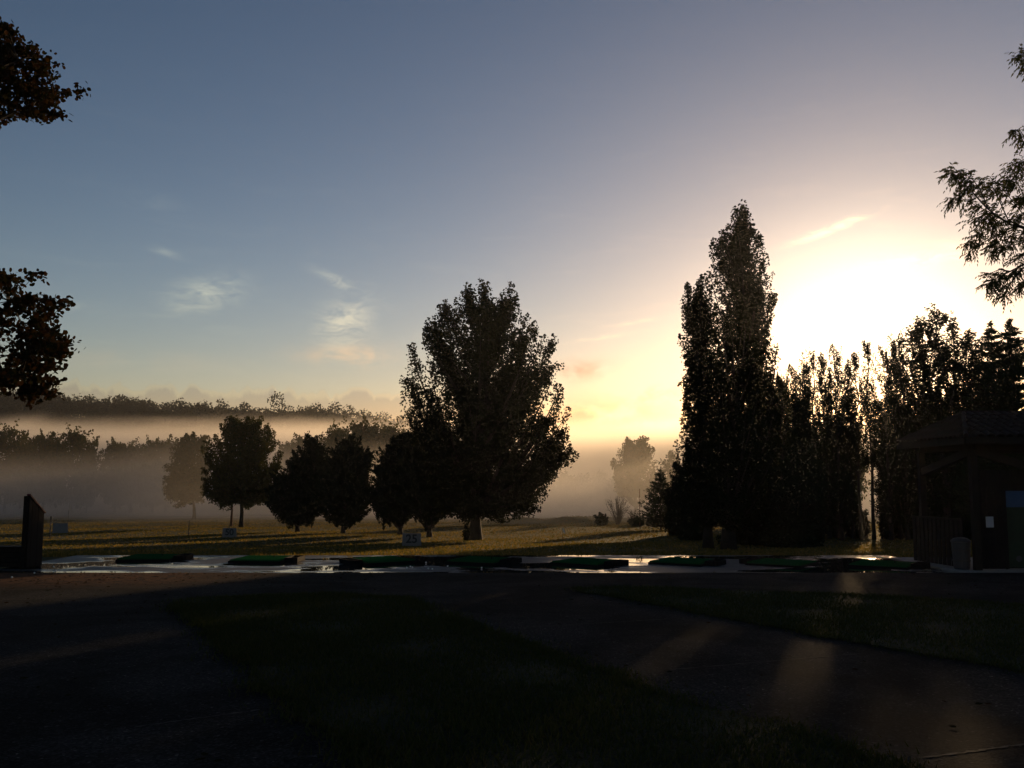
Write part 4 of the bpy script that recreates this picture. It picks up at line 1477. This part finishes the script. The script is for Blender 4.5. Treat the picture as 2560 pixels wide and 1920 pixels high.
# --- stray golf balls
bm = bmesh.new()
bmesh.ops.create_icosphere(bm, subdivisions=2, radius=0.0214)
ball_me = bpy.data.meshes.new('golf_ball')
bm.to_mesh(ball_me)
bm.free()
for p in ball_me.polygons:
    p.use_smooth = True
ball_me.materials.append(M['ball'])
for i, (u, v) in enumerate(((1017, 1417), (1026, 1414), (1031, 1416), (1065, 1404), (1071, 1419), (1081, 1420), (1119, 1413), (1204, 1417))):
    y = 2.28 * F / (v - 1195)
    o = add('golf_ball', ball_me, loc=(P(u, v, y)[0], y, -0.629 + 0.0214))
    tag(o, 'white golf ball on the wet pad, %s from the askew mat' % ORD[i], 'golf ball', 'stray golf balls on the pad')
for i, (u, v) in enumerate(((30, 1446), (134, 1423), (139, 1431), (86, 1435))):
    g = G(u, v)
    o = add('golf_ball', ball_me, loc=(g[0], g[1], float(apron_z(g[1])) + 0.004 + 0.0214))
    tag(o, 'white golf ball on dark asphalt, %s from the frame edge' % ('first', 'third', 'fourth', 'second')[i], 'golf ball', 'golf balls on the asphalt')


# --- weeds on the rim of the pad
def weeds():
    rs = RS(601)
    C = []
    for k in range(70):
        x = rs.uniform(-12, 10)
        C.append((x, 22.42 + rs.normal(0, 0.03), -0.62, rs.uniform(0.03, 0.07), 7))
    for k in range(120):
        x = rs.uniform(-12.5, 11)
        C.append((x, 27.75 + rs.normal(0, 0.07), -0.68, rs.uniform(0.08, 0.2), 9))
    for u, v, h in ((1592, 1393, 0.22), (1601, 1394, 0.2), (1395, 1420, 0.08), (1405, 1421, 0.09), (1530, 1424, 0.07), (812, 1396, 0.12), (875, 1391, 0.25)):
        y = 2.28 * F / (v - 1195)
        C.append((P(u, v, y)[0], y, -0.63, h, 14))
    V = []
    for x, y, z, h, n in C:
        for k in range(n):
            a = rs.uniform(0, 2 * math.pi)
            b = np.array((x + rs.normal(0, 0.04), y + rs.normal(0, 0.03), z))
            s = np.array((math.cos(a), math.sin(a), 0)) * 0.007
            V += [b - s, b + s, b + np.array((rs.normal(0, 0.35) * h, rs.normal(0, 0.35) * h, h * rs.uniform(0.5, 1.1)))]
    o = add('weeds', newmesh('weeds', V, [np.arange(len(V)).reshape(-1, 3)]), M['grass_blade'])
    o['kind'] = 'stuff'
    o['label'] = 'thin weeds along the rims of the wet pad'
    o['category'] = 'weeds'


weeds()


def fallen_leaves():
    rs = RS(611)
    n = 900
    x = np.concatenate((rs.uniform(-11, -3, 420) , rs.uniform(-9, 11, 480)))
    y = np.concatenate((22.2 - rs.gamma(1.6, 1.6, 420), rs.uniform(4.5, 22, 480)))
    ok = (np.abs(x) < 0.62 * y + 1) & (y > 4)
    x, y = x[ok], y[ok]
    c = np.stack((x, y, apron_z(y) + 0.018), -1)
    n = len(c)
    v, f = leaf_cards(rs, np.zeros((n, 3)), 0.06, LEAF_ROUND)
    v = v.reshape(n, -1, 3) * np.array((1, 1, 0.22)) + c[:, None, :]
    o = add('fallen_leaves', newmesh('fallen_leaves', v.reshape(-1, 3), [f]), M['autumn_leaf'])
    o['kind'] = 'stuff'
    o['label'] = 'small brown fallen leaves strewn over the asphalt'
    o['category'] = 'leaves'


fallen_leaves()


# ------------------------------------------------------------------ distance boards, stakes, flag
def board(u, vb, vt, half_px, dep, label, text=None):
    b = stand(u, dep)
    zb = P(u, vb, dep)[2]
    zt = P(u, vt, dep)[2]
    w = 2 * half_px / F * dep
    h = zt - b[2]
    T = thing('distance_board', label, 'sign', (b[0], b[1], b[2]))
    face = MB()
    t = 0.035
    skew = 0.03 * w
    vs = [(-w / 2 - skew, -t, 0.0), (w / 2 + skew, -t, 0.0), (w / 2 + skew, t, 0.0), (-w / 2 - skew, t, 0.0), (-w / 2, -t, h), (w / 2, -t, h), (w / 2, t, h), (-w / 2, t, h)]
    face.raw(vs, [(0, 1, 5, 4), (1, 2, 6, 5), (2, 3, 7, 6), (3, 0, 4, 7), (4, 5, 6, 7), (3, 2, 1, 0)])
    add('face', face.mesh('face'), M['board_white'], T)
    for s in (-1, 1):
        add('prop', MB().bar((s * w * 0.35, t, h * 0.9), (s * w * 0.35, t + h * 0.45, 0.0), 0.04, 0.04).mesh('prop'), M['dark_wood'], T)
    if text:
        cu = bpy.data.curves.new('digits', 'FONT')
        cu.body = text
        cu.size = h * 0.92
        cu.offset = h * 0.022
        cu.align_x = 'CENTER'
        cu.align_y = 'CENTER'
        cu.extrude = 0.003
        tmp = bpy.data.objects.new('digits', cu)
        COL.objects.link(tmp)
        me = bpy.data.meshes.new_from_object(tmp.evaluated_get(bpy.context.evaluated_depsgraph_get()))
        bpy.data.objects.remove(tmp)
        me.materials.clear()
        add('lettering', me, M['paint_black'], T, (0, -t - 0.006, h * 0.54), (math.radians(90), 0, 0))
    return T


board(1031, 1366, 1333, 22.5, 44.5, 'larger weathered white board numbered 25 below the cypresses', '25')
board(578, 1342, 1320, 16.5, 61.5, 'smaller weathered white board numbered 50 near the round lime', '50')
board(157, 1329, 1308, 18, 73, 'faint blank-looking white board far out beside the striped stake')


def stake(name, label, u, vt, dep, r, bands=None, cat='post'):
    b = stand(u, dep)
    h = P(u, vt, dep)[2] - b[2]
    T = thing(name, label, cat, b)
    pl = MB().tube([(0, 0, -0.1), (0.01, 0, h * 0.5), (0.02, 0, h)], [r, r, r * 0.9], 8)
    add('shaft', pl.mesh('shaft', False), M['pole'], T)
    for z0, z1, mat, rr in (bands or ()):
        s = MB().tube([(0.02 * z0, 0, h * z0), (0.02 * z1, 0, h * z1)], [r * rr, r * rr], 8)
        add('band', s.mesh('band'), M[mat], T)
    return T, h


stake('marker_stake', 'dark stake with pale bands standing beside the blank board', 132, 1291, 62, 0.035, ((0.28, 0.42, 'board_white', 1.15), (0.62, 0.74, 'board_white', 1.15), (0.85, 1.0, 'pole', 1.7)))
stake('thin_pole', 'very thin pole rising behind the blank board in the mist', 175, 1276, 78, 0.018)
stake('marker_stake', 'thin dark stake standing in the field between the screen and the board numbered 50', 476, 1301, 64, 0.03)
stake('red_pole', 'thin reddish pole beside the young pine', 1598, 1222, 84, 0.03, ((0.0, 0.99, 'bark_red', 1.1),))
T, h = stake('flag_pin', 'short target flag in the sunlit grass beyond the broad poplar', 1405, 1318, 53, 0.012, None, 'flag')
cl = MB().raw([(0.0, 0, h), (0.02, 0, h - 0.20), (0.10, 0.02, h - 0.33), (0.16, 0.03, h - 0.40), (0.15, 0.0, h - 0.24), (0.07, -0.02, h - 0.08)], [(0, 1, 2, 3, 4, 5)])
add('cloth', cl.mesh('cloth'), M['paint_white'], T)


# ------------------------------------------------------------------ the plank screen and low box at the end of the pad
def plank_screen():
    # runs away from the camera; tall near end, lower far end
    p0 = P(64, 1413, 23.55)
    p1 = P(103, 1409, 24.35)
    z0 = -0.63
    T = thing('plank_screen', 'dark upright plank screen with sloping red-capped top at the end of the pad', 'screen', (p0[0], p0[1], z0))
    d = np.array((p1[0] - p0[0], p1[1] - p0[1]))
    L = np.hypot(*d)
    ang = math.atan2(d[1], d[0])
    ha = P(62, 1238, 23.55)[2] - z0
    hb = P(104, 1284, 24.35)[2] - z0
    n = 5
    for i in range(n):
        f0, f1 = (i + 0.04) / n, (i + 0.96) / n
        x0, x1 = f0 * L, f1 * L
        a, b = ha + (hb - ha) * f0, ha + (hb - ha) * f1
        t = 0.016 + 0.004 * (i % 2)
        vs = [(x0, -t, 0.03), (x1, -t, 0.03), (x1, t, 0.03), (x0, t, 0.03), (x0, -t, a), (x1, -t, b), (x1, t, b), (x0, t, a)]
        me = MB().raw(vs, [(0, 1, 5, 4), (1, 2, 6, 5), (2, 3, 7, 6), (3, 0, 4, 7), (4, 5, 6, 7), (3, 2, 1, 0)]).mesh('plank')
        add('plank', me, M['dark_wood'], T, rot=(0, 0, ang))
    add('cap', MB().bar((-0.03, 0, ha + 0.02), (L + 0.03, 0, hb + 0.02), 0.09, 0.035).mesh('cap'), M['red_wood'], T, rot=(0, 0, ang))
    for x, hh in ((0.0, ha - 0.02), (L, hb - 0.03)):
        add('post', MB().box((x, 0.065, hh / 2), (0.09, 0.09, hh)).mesh('post'), M['dark_wood'], T, rot=(0, 0, ang))
    for f in (0.25, 0.75):
        add('rail', MB().box((L / 2, 0.032, f * hb), (L, 0.024, 0.08)).mesh('rail'), M['dark_wood'], T, rot=(0, 0, ang))
    # low slatted box beyond it
    q = P(18, 1412, 23.9)
    B = thing('low_box', 'low dark slatted timber box behind the plank screen', 'box', (q[0] - 0.35, 24.1, z0))
    for k in range(4):
        add('slat', MB().box((0.0, -0.22, 0.08 + 0.125 * k), (1.75, 0.03, 0.112)).mesh('slat'), M['dark_wood'], B)
    for s in (-1, 1):
        add('side', MB().box((s * 0.86, 0, 0.25), (0.03, 0.40, 0.5)).mesh('side'), M['dark_wood'], B)
    add('back', MB().box((0, 0.22, 0.25), (1.75, 0.03, 0.5)).mesh('back'), M['dark_wood'], B)
    add('lid', MB().box((0, 0, 0.52), (1.82, 0.52, 0.03)).mesh('lid'), M['dark_wood'], B)


plank_screen()


# ------------------------------------------------------------------ the shelter
def shelter():
    Z = -0.60
    S = thing('shelter', 'dark open timber shelter with tiled hipped roof at the end of the pad', 'shelter', (11.43, 23.0, Z))
    o = np.array((11.43, 23.0, Z))

    def part(name, mb, mat, parent=None):
        me = mb.mesh(name)
        for v in me.vertices:
            v.co = v.co - Vector(o)
        return add(name, me, M[mat], parent or S)

    part('slab', MB().box((15.6, 24.6, Z - 0.075), (9.6, 4.2, 0.15)), 'concrete')
    # main hipped roof
    x0, x1, y0, y1, ze, zr = 11.0, 22.0, 22.4, 26.4, 2.645, 3.34
    ym = (y0 + y1) / 2
    rp0, rp1 = (11.95, ym, zr), (21.0, ym, zr)
    A, B, C2, D2 = (x0, y0, ze), (x1, y0, ze), (x1, y1, ze), (x0, y1, ze)
    rf = MB()
    t = 0.10
    low = lambda p: (p[0], p[1], p[2] - t)
    vs = [A, B, C2, D2, rp0, rp1] + [low(p) for p in (A, B, C2, D2, rp0, rp1)]
    rf.raw(vs, [(0, 1, 5, 4), (2, 3, 4, 5), (6, 10, 11, 7), (8, 11, 10, 9), (0, 6, 7, 1), (1, 7, 8, 2), (2, 8, 9, 3), (3, 9, 6, 0)], [(3, 0, 4), (1, 2, 5), (9, 10, 6), (7, 11, 8)])
    roof = part('roof', rf, 'dark_wood')
    # one curved clay tile, laid in courses on the two slopes in view
    tw, tl = 0.235, 0.42
    prof = [(-0.5, 0.0), (-0.3, 0.055), (0.0, 0.08), (0.3, 0.055), (0.5, 0.0)]
    v = [(a * tw, b * tl, h) for b in (-0.5, 0.5) for a, h in prof] + [(a * tw * 0.8, b * tl, h - 0.018) for b in (-0.5, 0.5) for a, h in prof]
    q = [(i, i + 1, i + 6, i + 5) for i in range(4)] + [(i + 1, i, i + 10, i + 11) for i in range(4)]
    tile = MB().raw(v, q).mesh('tile')
    tile.materials.append(M['roof_tile'])
    rs = RS(701)

    def lay(p_eave, along, up, nx, ny, inside, lim):
        along, up = unit(np.array(along, float)), unit(np.array(up, float))
        nrm = np.cross(along, up)
        k = 0
        for j in range(ny):
            for i in range(nx):
                c = np.array(p_eave) + along * (tw * (i + 0.5)) + up * (0.36 * (j + 0.42))
                if not inside(c) or k >= lim:
                    continue
                ob = bpy.data.objects.new('tile', tile)
                COL.objects.link(ob)
                Rm = Matrix((along, up, nrm)).transposed()
                ob.rotation_euler = (Rm @ Matrix.Rotation(-0.05 + rs.normal(0, 0.015), 3, 'X') @ Matrix.Rotation(rs.normal(0, 0.02), 3, 'Z')).to_euler()
                pos = c + nrm * 0.012 - o
                ob.location = pos
                ob.parent = roof
                k += 1

    run = (rp0[0] - x0)
    lay(A, (1, 0, 0), (0, ym - y0, zr - ze), 34, 6, lambda c: c[0] > x0 + run * (c[1] - y0) / (ym - y0) + 0.06, 200)
    lay(D2, (0, -1, 0), (run, 0, zr - ze), 17, 4, lambda c: abs(c[1] - ym) < (ym - y0) * (1 - (c[0] - x0) / run) - 0.06, 60)
    rc = MB()
    rc.tube([np.array(A) + (0, 0, 0.03), np.array(rp0) + (0, 0, 0.03)], 0.06, 6)
    rc.tube([np.array(D2) + (0, 0, 0.03), np.array(rp0) + (0, 0, 0.03)], 0.06, 6)
    part('hip_cap', rc, 'roof_tile', roof)
    part('ridge_cap', MB().tube([np.array(rp0) + (-0.08, 0, 0.02), np.array(rp1) + (0, 0, 0.02)], 0.075, 6), 'roof_tile', roof)
    for yy in (y0 - 0.02, y1 + 0.02):
        part('fascia', MB().box(((x0 + x1) / 2, yy, ze - 0.10), (x1 - x0, 0.035, 0.16)), 'timber')
    part('fascia', MB().box((x0 - 0.02, (y0 + y1) / 2, ze - 0.10), (0.035, y1 - y0 - 0.08, 0.16)), 'timber')
    # corner posts, wall plates, and the sloping braces that meet at the near corner
    zp = ze - 0.21
    part('wall_plate', MB().box((16.4, 23.0, zp), (9.8, 0.14, 0.18)), 'timber')
    part('wall_plate', MB().box((16.4, 25.9, zp), (9.8, 0.14, 0.18)), 'timber')
    part('wall_plate', MB().box((11.43, 24.45, zp), (0.14, 2.74, 0.18)), 'timber')
    for x, y in ((11.43, 23.0), (11.43, 25.9), (14.6, 23.0), (14.6, 25.9), (17.8, 23.0), (17.8, 25.9)):
        part('post', MB().box((x, y, (zp - 0.09 + Z) / 2), (0.16, 0.16, zp - 0.09 - Z)), 'timber')
    part('brace', MB().bar((11.43, 23.07, zp - 0.12), (11.43, 25.8, zp - 0.62), 0.11, 0.2), 'timber')
    part('brace', MB().bar((11.50, 23.0, zp - 0.12), (13.1, 23.0, zp - 0.60), 0.11, 0.2), 'timber')
    part('brace', MB().bar((14.52, 23.0, zp - 0.12), (13.1, 23.0, zp - 0.60), 0.108, 0.198), 'timber')
    # low boarded screen on one side
    a, b = np.array((11.05, 25.75)), np.array((11.36, 23.5))
    for k in range(12):
        c = a + (b - a) * (k + 0.5) / 12
        part('board', MB().box((c[0], c[1], Z + 0.59), (0.025, 0.142, 1.17), math.atan2(-(b - a)[0], (b - a)[1])), 'dark_wood')
    part('top_rail', MB().bar((a[0], a[1], Z + 1.2), (b[0], b[1], Z + 1.2), 0.07, 0.045), 'dark_wood')
    # boarded wall with the notice
    for k in range(6):
        part('board', MB().box((11.60 + 0.122 * k, 23.12 + 0.003 * (k % 2), (1.85 + Z) / 2 + 0.01), (0.114, 0.026, 1.85 - Z - 0.02)), 'dark_wood')
    for k in range(17):
        part('board', MB().box((12.34 + 0.125 * k, 23.24 + 0.003 * (k % 2), (1.85 + Z) / 2 + 0.01), (0.117, 0.026, 1.85 - Z - 0.02)), 'dark_wood')
    N = add('notice', MB().box((0, 0, 0), (0.19, 0.003, 0.265)).mesh('notice'), M['paper'], None, (11.83, 23.099, 0.565))
    tag(N, 'small white paper notice pinned on the boarded wall of the shelter', 'notice')
    # printed banner: blue sky over a dark green course with a white ball
    Bn = thing('banner', 'printed banner of blue sky over dark green grass on the shelter wall', 'banner', (12.22, 23.16, Z))
    add('sky_print', MB().box((0.65, 0, 1.93 - 0.2), (1.3, 0.01, 0.4)).mesh('sky_print'), M['banner_blue'], Bn)
    add('grass_print', MB().box((0.65, 0, 0.79), (1.3, 0.01, 1.48)).mesh('grass_print'), M['banner_green'], Bn)
    disc = MB().tube([(0.32, -0.006, 0.26), (0.32, -0.009, 0.26)], [0.075, 0.075], 16)
    add('ball_print', disc.mesh('ball_print'), M['plastic'], Bn)
    for x in (0.02, 1.28):
        add('pole', MB().box((x, 0.03, 0.96), (0.03, 0.03, 1.92)).mesh('pole'), M['pole'], Bn)
    # a bin by the king post
    Bi = thing('litter_bin', 'grey rounded litter bin beside the middle post of the shelter', 'bin', (11.16, 23.25, Z))
    bd = MB().tube([(0, 0, 0.0), (0, 0, 0.05), (0, 0, 0.6), (0, 0, 0.66)], [0.17, 0.19, 0.215, 0.22], 18)
    add('body', bd.mesh('body', False), M['plastic'], Bi)
    ld = MB().tube([(0, 0, 0.665), (0, 0, 0.70), (0, 0, 0.76), (0, 0, 0.79)], [0.235, 0.235, 0.16, 0.03], 18)
    add('lid', ld.mesh('lid', False), M['plastic'], Bi)
    for z in (0.2, 0.45):
        add('hoop', MB().tube([(0, 0, z), (0, 0, z + 0.03)], [0.205 + z * 0.03, 0.206 + z * 0.03], 18).mesh('hoop'), M['pole'], Bi)


shelter()


# ------------------------------------------------------------------ air: thin haze round everything, and the mist lying in the valley
def volume_material(name):
    m = bpy.data.materials.new(name)
    m.use_nodes = True
    t = NT(m.node_tree)
    for nd in list(m.node_tree.nodes):
        if nd.type == 'BSDF_PRINCIPLED':
            m.node_tree.nodes.remove(nd)
    out = [nd for nd in m.node_tree.nodes if nd.type == 'OUTPUT_MATERIAL'][0]
    v = t.n('ShaderNodeVolumePrincipled')
    t.link(v.outputs[0], out.inputs['Volume'])
    return m, t, v


HAZE = 0.00012
m, t, v = volume_material('haze')
v.inputs['Color'].default_value = (0.9, 0.9, 0.92, 1)
v.inputs['Density'].default_value = HAZE
v.inputs['Anisotropy'].default_value = 0.7
hz = add('haze', MB().box((0, 760, 28), (1990, 1800, 78)).mesh('haze'), m)
hz['kind'] = 'stuff'
hz['label'] = 'thin morning haze filling the air'
hz['category'] = 'haze'

m, t, v = volume_material('mist')
v.inputs['Color'].default_value = (0.82, 0.77, 0.71, 1)
v.inputs['Anisotropy'].default_value = 0.60
pos = t.n('ShaderNodeNewGeometry').outputs['Position']
sp = t.n('ShaderNodeSeparateXYZ')
t.link(pos, sp.inputs[0])
px, py, pz = sp.outputs
nz = t.noise(t.scale_vec(pos, (0.019, 0.012, 0.05)), 1.0, 4, 0.58, 0.4)
top = t.m('ADD', t.rng(py, 165, 285, 0.3, 16.0), t.m('MULTIPLY', t.m('SUBTRACT', nz, 0.5), 16.0))
hgt = t.m('SUBTRACT', pz, top)
half = t.rng(py, 165, 285, 7.5, 6.5)
fall = t.rng(t.m('DIVIDE', hgt, half), 1.0, -1.0)
start = t.rng(t.m('ADD', py, t.m('MULTIPLY', t.m('SUBTRACT', nz, 0.5), 40.0)), 82, 170)
dens = t.m('MULTIPLY', t.m('MULTIPLY', t.m('MULTIPLY', fall, start), t.rng(nz, 0.25, 0.75, 0.55, 1.45)), 0.034)
t.link(dens, v.inputs['Density'])
ms = add('mist', MB().box((-85, 258, 6), (470, 356, 37)).mesh('mist'), m)
ms['kind'] = 'stuff'
ms['label'] = 'bank of ground mist lying in the valley beyond the field'
ms['category'] = 'mist'
